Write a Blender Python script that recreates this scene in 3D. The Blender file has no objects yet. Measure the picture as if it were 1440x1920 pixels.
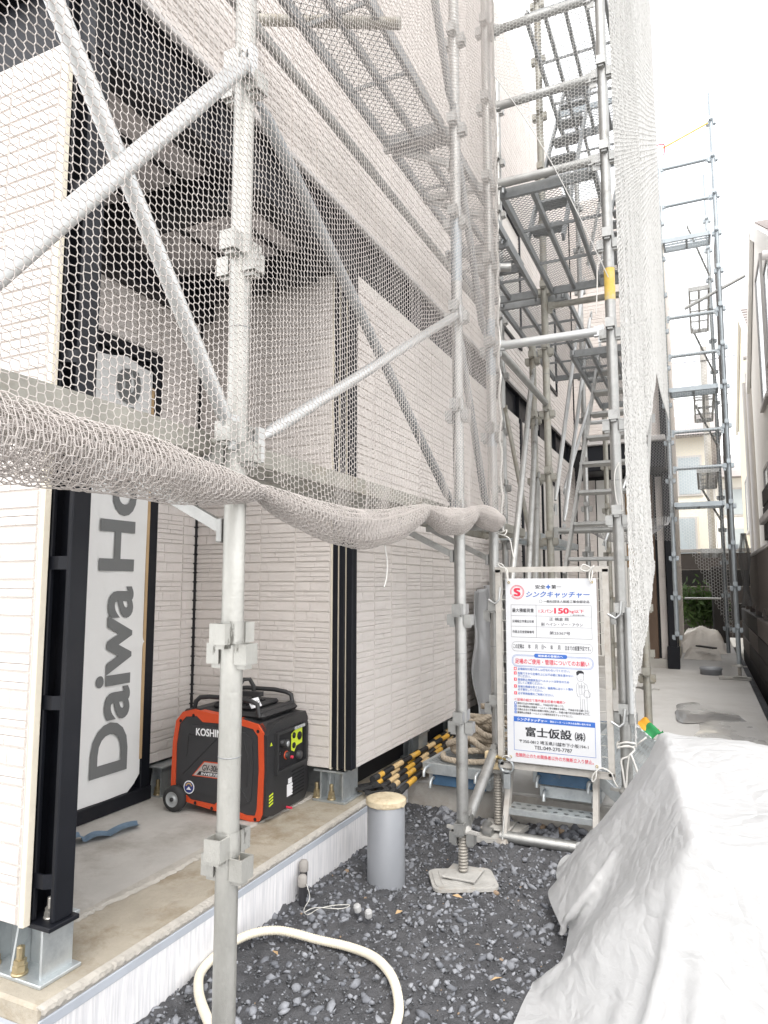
import bpy, bmesh, math, random
import numpy as np
from mathutils import Vector, Matrix
R = math.radians
SC = bpy.context.scene
COL = SC.collection
rng = random.Random(7)
NR = np.random.default_rng(11)

# ------------------------------------------------------------------ camera, sky, sun, exposure
CAM_H = 1.236
YAW, PITCH = R(24.82), R(5.97)
cam = bpy.data.cameras.new('camera')
cam.sensor_fit = 'VERTICAL'; cam.sensor_height = 36.0; cam.lens = 36.0 * 1290 / 1920
cam.clip_start = 0.05; cam.clip_end = 400
camo = bpy.data.objects.new('camera', cam); COL.objects.link(camo)
camo.location = (0, 0, CAM_H)
camo.rotation_euler = (R(90) + PITCH, 0, YAW)
SC.camera = camo

SUN_EL, SUN_AZ = R(50), R(150)          # azimuth clockwise from +Y (the depth of the passage): behind and right of the viewer
w = bpy.data.worlds.new('World'); SC.world = w; w.use_nodes = True
nt = w.node_tree; nt.nodes.clear()
wo = nt.nodes.new('ShaderNodeOutputWorld'); bg = nt.nodes.new('ShaderNodeBackground')
sky = nt.nodes.new('ShaderNodeTexSky'); sky.sky_type = 'NISHITA'; sky.sun_disc = False
sky.sun_elevation = SUN_EL; sky.sun_rotation = SUN_AZ; sky.air_density = 1.0; sky.dust_density = 3.0; sky.ozone_density = 1.0
# thin bright overcast over the blue: cloud noise mixes the clear sky with white cloud
tc = nt.nodes.new('ShaderNodeTexCoord'); mp = nt.nodes.new('ShaderNodeMapping'); mp.inputs['Scale'].default_value = (1.4, 1.4, 3.2)
nz = nt.nodes.new('ShaderNodeTexNoise'); nz.inputs['Scale'].default_value = 2.1; nz.inputs['Detail'].default_value = 7; nz.inputs['Roughness'].default_value = .55
rp = nt.nodes.new('ShaderNodeValToRGB'); rp.color_ramp.elements[0].position = .30; rp.color_ramp.elements[0].color = (.62,)*3 + (1,)
rp.color_ramp.elements[1].position = .58; rp.color_ramp.elements[1].color = (1,)*3 + (1,)
mx = nt.nodes.new('ShaderNodeMixRGB'); mx.inputs['Color2'].default_value = (9.8, 9.8, 9.8, 1)
nt.links.new(tc.outputs['Generated'], mp.inputs['Vector']); nt.links.new(mp.outputs[0], nz.inputs['Vector'])
nt.links.new(nz.outputs['Fac'], rp.inputs['Fac']); nt.links.new(rp.outputs['Color'], mx.inputs['Fac'])
nt.links.new(sky.outputs['Color'], mx.inputs['Color1']); nt.links.new(mx.outputs['Color'], bg.inputs['Color'])
bg.inputs['Strength'].default_value = 0.15
nt.links.new(bg.outputs[0], wo.inputs['Surface'])
sl = bpy.data.lights.new('sun', 'SUN'); sl.energy = 1.3; sl.angle = R(30); sl.color = (1, .96, .9)
so = bpy.data.objects.new('sun', sl); COL.objects.link(so)
sd = Vector((math.sin(SUN_AZ) * math.cos(SUN_EL), math.cos(SUN_AZ) * math.cos(SUN_EL), math.sin(SUN_EL)))
so.rotation_euler = sd.to_track_quat('Z', 'Y').to_euler()
SC.view_settings.view_transform = 'Standard'; SC.view_settings.look = 'None'
SC.view_settings.gamma = 1; SC.view_settings.use_curve_mapping = False
SC.view_settings.exposure = 1.02
SC.cycles.max_bounces = 7; SC.cycles.diffuse_bounces = 4; SC.cycles.transparent_max_bounces = 12
SC.cycles.use_denoising = True

# ------------------------------------------------------------------ materials
def node(nt, t, **k):
    n = nt.nodes.new(t)
    for a, v in k.items(): setattr(n, a, v)
    return n
MATS = {}
def mat(name, col, rough=.6, metal=0., var=.12, vscale=6., bump=0., bscale=40., col2=None, c2lo=.5, c2hi=.7, c2scale=3., spec=.5, stretch=None, transl=0., coat=0., bdist=.01):
    """procedural: base colour with value noise, optional second colour in blotches, optional bump"""
    m = bpy.data.materials.new(name); m.use_nodes = True; t = m.node_tree; t.nodes.clear()
    out = node(t, 'ShaderNodeOutputMaterial'); b = node(t, 'ShaderNodeBsdfPrincipled')
    b.inputs['Roughness'].default_value = rough; b.inputs['Metallic'].default_value = metal
    b.inputs['Specular IOR Level'].default_value = spec; b.inputs['Coat Weight'].default_value = coat
    tc = node(t, 'ShaderNodeTexCoord'); mp = node(t, 'ShaderNodeMapping'); t.links.new(tc.outputs['Object'], mp.inputs['Vector'])
    oi = node(t, 'ShaderNodeObjectInfo'); cx = node(t, 'ShaderNodeMath', operation='MULTIPLY'); cx.inputs[1].default_value = 37.   # every object its own patch of the pattern
    t.links.new(oi.outputs['Random'], cx.inputs[0]); t.links.new(cx.outputs[0], mp.inputs['Location'])
    if stretch: mp.inputs['Scale'].default_value = stretch
    n = node(t, 'ShaderNodeTexNoise'); n.inputs['Scale'].default_value = vscale; n.inputs['Detail'].default_value = 6; n.inputs['Roughness'].default_value = .65
    t.links.new(mp.outputs[0], n.inputs['Vector'])
    r = node(t, 'ShaderNodeMapRange'); r.inputs['From Min'].default_value = .25; r.inputs['From Max'].default_value = .75
    r.inputs['To Min'].default_value = 1 - var; r.inputs['To Max'].default_value = 1 + var
    t.links.new(n.outputs['Fac'], r.inputs['Value'])
    c = node(t, 'ShaderNodeMixRGB', blend_type='MULTIPLY'); c.inputs['Fac'].default_value = 1
    c.inputs['Color1'].default_value = (*col, 1); t.links.new(r.outputs[0], c.inputs['Color2'])
    last = c.outputs['Color']
    if col2:
        n2 = node(t, 'ShaderNodeTexNoise'); n2.inputs['Scale'].default_value = c2scale; n2.inputs['Detail'].default_value = 8; n2.inputs['Roughness'].default_value = .7
        t.links.new(mp.outputs[0], n2.inputs['Vector'])
        r2 = node(t, 'ShaderNodeMapRange'); r2.inputs['From Min'].default_value = c2lo; r2.inputs['From Max'].default_value = c2hi
        t.links.new(n2.outputs['Fac'], r2.inputs['Value'])
        c2 = node(t, 'ShaderNodeMixRGB'); c2.inputs['Color2'].default_value = (*col2, 1)
        t.links.new(r2.outputs[0], c2.inputs['Fac']); t.links.new(last, c2.inputs['Color1']); last = c2.outputs['Color']
    t.links.new(last, b.inputs['Base Color'])
    if bump:
        n3 = node(t, 'ShaderNodeTexNoise'); n3.inputs['Scale'].default_value = bscale; n3.inputs['Detail'].default_value = 8; n3.inputs['Roughness'].default_value = .7
        t.links.new(mp.outputs[0], n3.inputs['Vector'])
        bp = node(t, 'ShaderNodeBump'); bp.inputs['Strength'].default_value = bump; bp.inputs['Distance'].default_value = bdist
        t.links.new(n3.outputs['Fac'], bp.inputs['Height']); t.links.new(bp.outputs[0], b.inputs['Normal'])
    sh = b.outputs[0]
    if transl:
        tr = node(t, 'ShaderNodeBsdfTranslucent'); t.links.new(last, tr.inputs['Color'])
        ms = node(t, 'ShaderNodeMixShader'); ms.inputs['Fac'].default_value = transl
        t.links.new(sh, ms.inputs[1]); t.links.new(tr.outputs[0], ms.inputs[2]); sh = ms.outputs[0]
    t.links.new(sh, out.inputs['Surface'])
    MATS[name] = m
    return m
M = MATS
mat('galv', (.40, .40, .39), .42, .80, .18, 18, .15, 160, (.22, .215, .20), .56, .70, 9)
mat('galv_near', (.43, .425, .40), .40, .75, .22, 9, .25, 200, (.15, .145, .13), .60, .64, 8, stretch=(1, 1, .45))
mat('galv_white', (.55, .56, .56), .36, .65, .08, 12, .1, 120)
mat('galv_old', (.33, .32, .285), .55, .5, .2, 16, .2, 120, (.27, .24, .19), .52, .68, 7)
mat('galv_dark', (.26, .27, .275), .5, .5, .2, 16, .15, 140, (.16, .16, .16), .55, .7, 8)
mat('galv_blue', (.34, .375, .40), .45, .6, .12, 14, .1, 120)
mat('galv_plate', (.52, .55, .56), .34, .6, .14, 9, .06, 60, (.40, .43, .45), .45, .65, 14)
mat('zinc_bolt', (.46, .38, .24), .4, .8, .2, 30, .1, 200)
mat('steel_bolt', (.62, .60, .56), .35, .8, .15, 30)
mat('yellow_paint', (.66, .46, .10), .55, 0, .15, 10, .1, 60, (.5, .45, .33), .55, .7, 10)
mat('blue_paint', (.055, .12, .21), .5, 0, .2, 12, .1, 60, (.16, .17, .18), .6, .72, 16)
mat('cream_clamp', (.62, .50, .32), .6, .1, .2, 20)
mat('screw', (.33, .31, .28), .6, .4, .2, 30, .15, 120)
mat('dusty_plate', (.41, .40, .38), .8, .1, .2, 12, .3, 60, (.36, .31, .26), .55, .7, 9)
mat('tile', (.675, .63, .60), .85, 0, .05, 5, .9, 70, (.69, .64, .61), .45, .65, 14, bdist=.006, spec=.25)
mat('mortar', (.67, .635, .60), .9, 0, .06, 8, .2, 90, spec=.2)
mat('cream_edge', (.70, .64, .53), .8, 0, .06, 12, .15, 80)
mat('black_steel', (.008, .009, .013), .45, .0, .25, 5, .05, 40, (.013, .013, .016), .5, .7, 4, spec=.28)
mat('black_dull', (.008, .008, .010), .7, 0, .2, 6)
mat('gasket', (.55, .50, .40), .7, 0, .1, 8)
mat('soffit', (.66, .62, .61), .8, 0, .08, 3, .1, 30)
mat('slab', (.50, .48, .45), .85, 0, .12, 5, .35, 45, (.37, .345, .31), .50, .68, 3.5)
mat('slab_edge', (.42, .375, .305), .85, 0, .16, 7, .5, 50, (.30, .245, .17), .48, .66, 6)
mat('slab_crumb', (.47, .44, .395), .9, 0, .15, 20, .6, 60)
mat('board_grey', (.42, .45, .50), .6, 0, .08, 8)
mat('concrete_old', (.40, .385, .36), .9, 0, .15, 4, .4, 40, (.30, .27, .235), .48, .7, 2.6)
mat('paper', (.74, .74, .73), .55, 0, .03, 5, .12, 30)
mat('print_grey', (.155, .16, .16), .6, 0, .03, 5)
mat('cardboard', (.45, .31, .17), .8, 0, .1, 10)
mat('net', (.64, .60, .575), .8, 0, .10, 9, transl=.4)
mat('net_white', (.66, .655, .64), .8, 0, .08, 4, transl=.3)
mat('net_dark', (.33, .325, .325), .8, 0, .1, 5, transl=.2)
mat('cord_white', (.58, .57, .545), .8, 0, .06, 60)
mat('rope', (.47, .40, .315), .95, 0, .2, 30, .8, 90, (.34, .28, .21), .5, .7, 14)
mat('rope_yellow', (.62, .44, .07), .8, 0, .15, 40, .6, 90)
mat('pole_black', (.018, .017, .018), .55, 0, .2, 15, .1, 50)
mat('pole_yellow', (.66, .37, .05), .5, 0, .15, 12, .1, 50, (.55, .40, .20), .55, .7, 9)
mat('pole_pale', (.62, .45, .24), .55, 0, .12, 12, .1, 50)
mat('pvc', (.235, .245, .265), .38, 0, .06, 5, .03, 30)
mat('pvc_cap', (.60, .51, .36), .75, 0, .14, 14, .25, 70, (.42, .32, .20), .5, .68, 16)
mat('tape_dusty', (.33, .31, .29), .7, 0, .14, 25, .3, 60)
mat('pipe_black', (.03, .03, .034), .5, 0, .2, 10)
mat('hose', (.74, .68, .55), .5, 0, .05, 8, .05, 60)
mat('gravel_soil', (.098, .099, .107), .95, 0, .35, 22, 1., 150, (.13, .13, .138), .45, .62, 5, bdist=.014)
mat('wire', (.60, .59, .55), .4, .3, .1, 20)
mat('sign_white', (.60, .61, .635), .35, 0, .02, 4)
mat('ink_black', (.02, .02, .025), .6, 0, 0, 4)
mat('ink_grey', (.12, .12, .13), .6, 0, 0, 4)
mat('ink_red', (.62, .03, .07), .6, 0, 0, 4)
mat('ink_blue', (.035, .13, .46), .6, 0, 0, 4)
mat('ink_white', (.85, .85, .87), .6, 0, 0, 4)
mat('brass', (.50, .38, .17), .35, .9, .1, 30)
mat('gate_steel', (.47, .45, .42), .65, .2, .15, 14, .15, 70, (.36, .32, .28), .5, .7, 10)
mat('silver_tarp', (.34, .34, .345), .5, .35, .1, 4, .2, 14)
mat('gen_black', (.028, .028, .030), .5, 0, .1, 20, .08, 220)
mat('gen_panel', (.040, .040, .043), .45, 0, .1, 12, .06, 260)
mat('gen_orange', (.60, .075, .022), .42, 0, .08, 14, .03, 120)
mat('rubber', (.03, .03, .031), .75, 0, .2, 18, .1, 80, (.10, .095, .09), .58, .75, 9)
mat('hub_grey', (.45, .47, .48), .4, .2, .06, 14)
mat('plate_silver', (.50, .46, .44), .4, .2, .06, 12)
mat('lime', (.62, .74, .04), .5, 0, .04, 12)
mat('sticker_navy', (.03, .045, .20), .5, 0, .04, 12)
mat('sticker_gold', (.62, .42, .12), .5, 0, .04, 12)
mat('blue_strap', (.13, .21, .30), .5, 0, .25, 30, .2, 60)
mat('concrete_yard', (.46, .45, .435), .8, 0, .08, 2.5, .2, 60, (.36, .345, .325), .46, .7, 1.1)
mat('white_wall', (.80, .79, .76), .85, 0, .03, 2, .1, 40)
mat('cream_wall', (.78, .69, .52), .85, 0, .04, 2, .1, 40)
mat('beige_wall', (.74, .70, .61), .85, 0, .05, 2, .1, 40)
mat('roof_grey', (.33, .30, .29), .8, 0, .12, 5, .15, 30)
mat('trim_grey', (.52, .50, .49), .6, 0, .06, 4)
mat('glass', (.16, .20, .24), .08, 0, .1, 1.5, spec=.9)
mat('glass_blue', (.40, .45, .48), .15, 0, .1, 1.5, spec=.8)
mat('fence_brown', (.105, .088, .080), .6, 0, .14, 3, .1, 20, stretch=(1, .3, 3))
mat('fence_dark', (.028, .025, .024), .7, 0, .18, 3, .1, 20)
mat('block_brown', (.16, .125, .10), .85, 0, .2, 5, .3, 30)
mat('brown_wood', (.11, .070, .046), .6, 0, .15, 6, .1, 30, stretch=(3, 3, .4))
mat('kraft', (.36, .24, .13), .8, 0, .1, 8)
mat('leaf', (.075, .13, .035), .6, 0, .45, 9, transl=.3)
mat('bounce_ground', (.40, .395, .385), .9, 0, .12, .8, .3, 30, (.33, .325, .315), .45, .65, .4)  # ground past the gravel, made pale to bounce light onto facade and soffit
mat('stem', (.10, .08, .04), .8, 0, .2, 9)
mat('white_bag', (.62, .58, .53), .85, 0, .1, 5, .4, 20)
mat('green_cloth', (.02, .22, .07), .7, 0, .2, 20, .3, 30)
mat('orange_cloth', (.62, .30, .02), .7, 0, .2, 20, .3, 30)
mat('red_tape', (.50, .03, .06), .6, 0, .1, 20)
mat('dust_label', (.42, .42, .42), .6, 0, .05, 10)
mat('film', (.55, .56, .56), .25, .0, .06, 5, .1, 20, spec=.6)
# white sheet: woven plastic with fine crumple relief
def tarp_mat():
    m = bpy.data.materials.new('white_sheet'); m.use_nodes = True; t = m.node_tree; t.nodes.clear()
    out = node(t, 'ShaderNodeOutputMaterial'); b = node(t, 'ShaderNodeBsdfPrincipled')
    b.inputs['Base Color'].default_value = (.64, .64, .645, 1); b.inputs['Roughness'].default_value = .42
    tc = node(t, 'ShaderNodeTexCoord')
    n = node(t, 'ShaderNodeTexNoise'); n.inputs['Scale'].default_value = 26; n.inputs['Detail'].default_value = 7; n.inputs['Distortion'].default_value = 1.4
    v = node(t, 'ShaderNodeTexVoronoi', feature='DISTANCE_TO_EDGE'); v.inputs['Scale'].default_value = 11
    n0 = node(t, 'ShaderNodeTexNoise'); n0.inputs['Scale'].default_value = 5
    ad = node(t, 'ShaderNodeMixRGB'); ad.inputs['Fac'].default_value = .35
    t.links.new(tc.outputs['Object'], n.inputs['Vector']); t.links.new(tc.outputs['Object'], n0.inputs['Vector'])
    t.links.new(tc.outputs['Object'], ad.inputs['Color1']); t.links.new(n0.outputs['Color'], ad.inputs['Color2']); t.links.new(ad.outputs[0], v.inputs['Vector'])
    b1 = node(t, 'ShaderNodeBump'); b1.inputs['Strength'].default_value = .35; b1.inputs['Distance'].default_value = .008
    b2 = node(t, 'ShaderNodeBump'); b2.inputs['Strength'].default_value = .45; b2.inputs['Distance'].default_value = .02
    t.links.new(n.outputs['Fac'], b1.inputs['Height']); t.links.new(v.outputs['Distance'], b2.inputs['Height'])
    t.links.new(b1.outputs[0], b2.inputs['Normal']); t.links.new(b2.outputs[0], b.inputs['Normal'])
    tr = node(t, 'ShaderNodeBsdfTranslucent'); tr.inputs['Color'].default_value = (.72, .72, .71, 1)
    ms = node(t, 'ShaderNodeMixShader'); ms.inputs['Fac'].default_value = .42
    t.links.new(b.outputs[0], ms.inputs[1]); t.links.new(tr.outputs[0], ms.inputs[2]); t.links.new(ms.outputs[0], out.inputs['Surface'])
    M['white_sheet'] = m
tarp_mat()
# concrete foundation face: insulation board with vertical scratched ribs
def rib_mat():
    m = bpy.data.materials.new('ribbed_face'); m.use_nodes = True; t = m.node_tree; t.nodes.clear()
    out = node(t, 'ShaderNodeOutputMaterial'); b = node(t, 'ShaderNodeBsdfPrincipled'); b.inputs['Roughness'].default_value = .8
    tc = node(t, 'ShaderNodeTexCoord'); mp = node(t, 'ShaderNodeMapping'); mp.inputs['Scale'].default_value = (1, 1, .06)
    t.links.new(tc.outputs['Object'], mp.inputs['Vector'])
    n = node(t, 'ShaderNodeTexNoise'); n.inputs['Scale'].default_value = 95; n.inputs['Detail'].default_value = 3
    n2 = node(t, 'ShaderNodeTexNoise'); n2.inputs['Scale'].default_value = 4; n2.inputs['Detail'].default_value = 5
    t.links.new(mp.outputs[0], n.inputs['Vector']); t.links.new(tc.outputs['Object'], n2.inputs['Vector'])
    cr = node(t, 'ShaderNodeValToRGB'); cr.color_ramp.elements[0].position = .38; cr.color_ramp.elements[0].color = (.60, .60, .62, 1)
    cr.color_ramp.elements[1].position = .60; cr.color_ramp.elements[1].color = (.72, .71, .72, 1)
    t.links.new(n.outputs['Fac'], cr.inputs['Fac'])
    mxx = node(t, 'ShaderNodeMixRGB', blend_type='MULTIPLY'); mxx.inputs['Fac'].default_value = .35
    t.links.new(cr.outputs[0], mxx.inputs['Color1']); t.links.new(n2.outputs['Fac'], mxx.inputs['Color2'])
    br = node(t, 'ShaderNodeMixRGB', blend_type='MULTIPLY'); br.inputs['Fac'].default_value = 1; br.inputs['Color2'].default_value = (1.3, 1.3, 1.3, 1)
    t.links.new(mxx.outputs[0], br.inputs['Color1']); t.links.new(br.outputs[0], b.inputs['Base Color'])
    bp = node(t, 'ShaderNodeBump'); bp.inputs['Strength'].default_value = .5; bp.inputs['Distance'].default_value = .006
    t.links.new(n.outputs['Fac'], bp.inputs['Height']); t.links.new(bp.outputs[0], b.inputs['Normal'])
    t.links.new(b.outputs[0], out.inputs['Surface']); M['ribbed_face'] = m
rib_mat()
# wet patch on the yard slab: a puddle film lying on the concrete (own shape)
def stone_mat():
    m = bpy.data.materials.new('stone'); m.use_nodes = True; t = m.node_tree; t.nodes.clear()
    out = node(t, 'ShaderNodeOutputMaterial'); b = node(t, 'ShaderNodeBsdfPrincipled'); b.inputs['Roughness'].default_value = .85
    at = node(t, 'ShaderNodeAttribute'); at.attribute_name = 'tone'
    tc = node(t, 'ShaderNodeTexCoord'); n = node(t, 'ShaderNodeTexNoise'); n.inputs['Scale'].default_value = 70; n.inputs['Detail'].default_value = 6
    t.links.new(tc.outputs['Object'], n.inputs['Vector'])
    mxx = node(t, 'ShaderNodeMixRGB', blend_type='MULTIPLY'); mxx.inputs['Fac'].default_value = .6
    t.links.new(at.outputs['Color'], mxx.inputs['Color1']); t.links.new(n.outputs['Fac'], mxx.inputs['Color2'])
    br = node(t, 'ShaderNodeMixRGB', blend_type='MULTIPLY'); br.inputs['Fac'].default_value = 1; br.inputs['Color2'].default_value = (1.9,)*3 + (1,)
    t.links.new(mxx.outputs[0], br.inputs['Color1']); t.links.new(br.outputs[0], b.inputs['Base Color'])
    bp = node(t, 'ShaderNodeBump'); bp.inputs['Strength'].default_value = .4; bp.inputs['Distance'].default_value = .003
    t.links.new(n.outputs['Fac'], bp.inputs['Height']); t.links.new(bp.outputs[0], b.inputs['Normal'])
    t.links.new(b.outputs[0], out.inputs['Surface']); M['stone'] = m
stone_mat()

# ------------------------------------------------------------------ mesh helpers
def tag(o, label=None, cat=None, group=None, kind=None):
    if label: o['label'] = label
    if cat: o['category'] = cat
    if group: o['group'] = group
    if kind: o['kind'] = kind
    return o
def thing(name, label, cat, loc=(0, 0, 0), rz=0., group=None):
    o = bpy.data.objects.new(name, None); COL.objects.link(o)
    o.empty_display_size = .05; o.location = loc; o.rotation_euler = (0, 0, rz)
    return tag(o, label, cat, group)
def copy_tree(o, parent=None):
    c = o.copy(); COL.objects.link(c)
    if parent: c.parent = parent
    for ch in o.children: copy_tree(ch, c)
    return c
def V(*a): return Vector(a)
class MB:
    """collects shapes, builds ONE mesh object"""
    def __init__(s): s.v = []; s.f = []; s.smooth = []
    def add(s, vs, fs, sm=False):
        k = len(s.v); s.v += [tuple(p) for p in vs]
        s.f += [tuple(i + k for i in f) for f in fs]; s.smooth += [sm] * len(fs)
        return s
    def box(s, x0, x1, y0, y1, z0, z1):
        return s.add([(x0,y0,z0),(x1,y0,z0),(x1,y1,z0),(x0,y1,z0),(x0,y0,z1),(x1,y0,z1),(x1,y1,z1),(x0,y1,z1)],
              [(0,3,2,1),(4,5,6,7),(0,1,5,4),(1,2,6,5),(2,3,7,6),(3,0,4,7)])
    def cbox(s, x0, x1, y0, y1, z0, z1, c=.003):
        """box with small bevelled edges"""
        xs = ((x0, x0 + c, x1 - c, x1), (y0, y0 + c, y1 - c, y1), (z0, z0 + c, z1 - c, z1))
        vs = []; idx = {}
        for i in range(8):
            sx, sy, sz = i & 1, (i >> 1) & 1, (i >> 2) & 1
            for ax in range(3):
                p = []
                for a, sg in enumerate((sx, sy, sz)):
                    arr = xs[a]
                    p.append((arr[3] if sg else arr[0]) if a == ax else (arr[2] if sg else arr[1]))
                idx[(i, ax)] = len(vs); vs.append(tuple(p))
        fs = []
        for ax in range(3):
            o1, o2 = [a for a in range(3) if a != ax]
            for sg in (0, 1):
                cs = [(sg << ax) | (a << o1) | (b << o2) for a, b in ((0,0),(1,0),(1,1),(0,1))]
                f = [idx[(c_, ax)] for c_ in cs]
                fs.append(tuple(f))
        for ax in range(3):       # edges parallel to ax
            o1, o2 = [a for a in range(3) if a != ax]
            for a in (0, 1):
                for b in (0, 1):
                    c0 = (a << o1) | (b << o2); c1 = c0 | (1 << ax)
                    fs.append((idx[(c0, o1)], idx[(c1, o1)], idx[(c1, o2)], idx[(c0, o2)]))
        for i in range(8): fs.append((idx[(i, 0)], idx[(i, 1)], idx[(i, 2)]))
        # orient outward
        ctr = Vector(((x0+x1)/2, (y0+y1)/2, (z0+z1)/2)); out = []
        for f in fs:
            a, b, c_ = (Vector(vs[f[k]]) for k in range(3))
            nrm = (b - a).cross(c_ - a)
            m_ = sum((Vector(vs[k]) for k in f), Vector()) / len(f)
            out.append(f if nrm.dot(m_ - ctr) >= 0 else tuple(reversed(f)))
        return s.add(vs, out)
    def obox(s, p0, p1, w, h, up=(0, 0, 1)):
        """bar of section w x h from p0 to p1"""
        p0, p1 = Vector(p0), Vector(p1); d = (p1 - p0).normalized(); u = Vector(up)
        if abs(d.dot(u)) > .98: u = Vector((1, 0, 0))
        r = d.cross(u).normalized(); u = r.cross(d).normalized()
        vs = []
        for p in (p0, p1):
            for a, b in ((-1,-1),(1,-1),(1,1),(-1,1)): vs.append(p + r*a*w/2 + u*b*h/2)
        return s.add(vs, [(3,2,1,0),(4,5,6,7),(0,1,5,4),(1,2,6,5),(2,3,7,6),(3,0,4,7)])
    def tube(s, p0, p1, r, n=14, r2=None, caps=True):
        return s.path([p0, p1], r, n, rs=[r, r if r2 is None else r2], caps=caps)
    def path(s, pts, r, n=10, rs=None, caps=True, closed=False):
        pts = [Vector(p) for p in pts]; L = len(pts); vs = []; fs = []
        d0 = (pts[1] - pts[0]).normalized(); u = Vector((0, 0, 1)) if abs(d0.z) < .9 else Vector((1, 0, 0))
        x = d0.cross(u).normalized(); pd = d0
        for i, p in enumerate(pts):
            if closed: d = (pts[(i+1) % L] - pts[i-1])
            elif i == 0: d = pts[1] - pts[0]
            elif i == L - 1: d = pts[-1] - pts[-2]
            else: d = pts[i+1] - pts[i-1]
            if d.length < 1e-9: d = pd
            d.normalize()
            x = (x - d * x.dot(d)); x.normalize(); y = d.cross(x); pd = d
            rr = rs[i] if rs else r
            for k in range(n):
                a = 2 * math.pi * k / n
                vs.append(p + x * (math.cos(a) * rr) + y * (math.sin(a) * rr))
        m = L if closed else L - 1
        for i in range(m):
            j = (i + 1) % L
            for k in range(n):
                q = (k + 1) % n
                fs.append((i*n + k, i*n + q, j*n + q, j*n + k))
        s.add(vs, fs, True)
        if caps and not closed:
            s.add(vs[:n], [tuple(reversed(range(n)))]); s.add(vs[-n:], [tuple(range(n))])
        return s
    def lathe(s, prof, c=(0, 0, 0), n=24, axis='z', smooth=True):
        vs = []; fs = []
        for r, z in prof:
            for k in range(n):
                a = 2 * math.pi * k / n; p = (r*math.cos(a), r*math.sin(a), z)
                if axis == 'y': p = (p[0], p[2], p[1])
                if axis == 'x': p = (p[2], p[0], p[1])
                vs.append((c[0]+p[0], c[1]+p[1], c[2]+p[2]))
        for i in range(len(prof) - 1):
            for k in range(n):
                q = (k+1) % n; f = (i*n+k, i*n+q, (i+1)*n+q, (i+1)*n+k)
                fs.append(f if axis != 'y' else tuple(reversed(f)))
        return s.add(vs, fs, smooth)
    def prism(s, poly, t0, t1, frame=None):
        """2-D polygon (ccw) extruded; frame = (origin, X, Y, N)"""
        o, X, Y, N = frame or (V(0,0,0), V(1,0,0), V(0,1,0), V(0,0,1))
        n = len(poly)
        vs = [o + X*a + Y*b + N*t0 for a, b in poly] + [o + X*a + Y*b + N*t1 for a, b in poly]
        fs = [tuple(reversed(range(n))), tuple(range(n, 2*n))] + [(i, (i+1) % n, n + (i+1) % n, n + i) for i in range(n)]
        return s.add(vs, fs)
    def mesh(s, name):
        me = bpy.data.meshes.new(name); me.from_pydata(s.v, [], s.f)
        me.polygons.foreach_set('use_smooth', s.smooth); me.update()
        return me
    def build(s, name, m, parent=None, loc=None):
        o = bpy.data.objects.new(name, s.mesh(name)); COL.objects.link(o)
        o.data.materials.append(M[m])
        if parent: o.parent = parent
        if loc: o.location = loc
        return o
def nm_mesh(name, v, f, m, parent=None, smooth=False, attr=None):
    """numpy arrays: v (n,3), f (k,3 or 4)"""
    me = bpy.data.meshes.new(name); k = f.shape[1]
    me.vertices.add(len(v)); me.vertices.foreach_set('co', np.ascontiguousarray(v, np.float32).ravel())
    me.loops.add(f.size); me.loops.foreach_set('vertex_index', np.ascontiguousarray(f, np.int32).ravel())
    me.polygons.add(len(f)); me.polygons.foreach_set('loop_start', np.arange(0, f.size, k, dtype=np.int32))
    me.polygons.foreach_set('loop_total', np.full(len(f), k, np.int32))
    if smooth: me.polygons.foreach_set('use_smooth', np.ones(len(f), bool))
    if attr is not None:
        a = me.color_attributes.new('tone', 'FLOAT_COLOR', 'POINT'); a.data.foreach_set('color', np.ascontiguousarray(attr, np.float32).ravel())
    me.update(calc_edges=True); me.validate()
    o = bpy.data.objects.new(name, me); COL.objects.link(o); me.materials.append(M[m])
    if parent: o.parent = parent
    return o
def strands(P, E, r):
    """three-sided strands along edges E of points P"""
    a, b = P[E[:, 0]], P[E[:, 1]]; d = b - a; L = np.linalg.norm(d, axis=1, keepdims=True); L[L < 1e-9] = 1; d /= L
    up = np.tile(np.array([[.31, .52, .80]]), (len(d), 1)); x = np.cross(d, up); x /= np.linalg.norm(x, axis=1, keepdims=True) + 1e-9
    y = np.cross(d, x); vs = []
    for k in range(3):
        o = x * math.cos(2.094*k) * r + y * math.sin(2.094*k) * r
        vs += [a + o, b + o]
    v = np.stack(vs, 1).reshape(-1, 3); n = np.arange(len(E))[:, None] * 6
    q = np.concatenate([n + np.array([[0, 1, 3, 2]]), n + np.array([[2, 3, 5, 4]]), n + np.array([[4, 5, 1, 0]])])
    return v, q
def hexlat(nu, nv, w, p, a):
    """knitted-net lattice in (u, v): nearly upright zigzag chains joined by short links"""
    I, J = np.meshgrid(np.arange(nu), np.arange(nv), indexing='ij')
    u = I * w / 2 + np.where((I + J) % 2 == 0, a, -a); v = J * p
    idx = I * nv + J
    e1 = np.stack([idx[:, :-1].ravel(), idx[:, 1:].ravel()], 1)
    mk = ((I + J) % 2 == 0)[:-1]
    e2 = np.stack([idx[:-1][mk], idx[1:][mk]], 1)
    return np.stack([u.ravel(), v.ravel()], 1), np.concatenate([e1, e2])
def keep(uv, E, ok):
    return E[ok[E[:, 0]] & ok[E[:, 1]]]
def snoise(x, seed, n=5, f0=1.):
    """smooth 1-2 D noise from a few sines (x: array or tuple of arrays)"""
    g = np.random.default_rng(seed); xs = x if isinstance(x, tuple) else (x,)
    t = 0
    for k in range(n):
        ph = g.uniform(0, 6.28); s = ph
        for c in xs: s = s + c * g.normal() * f0 * (1.5 ** k)
        t = t + np.sin(s) / (1.3 ** k)
    return t / n
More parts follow.
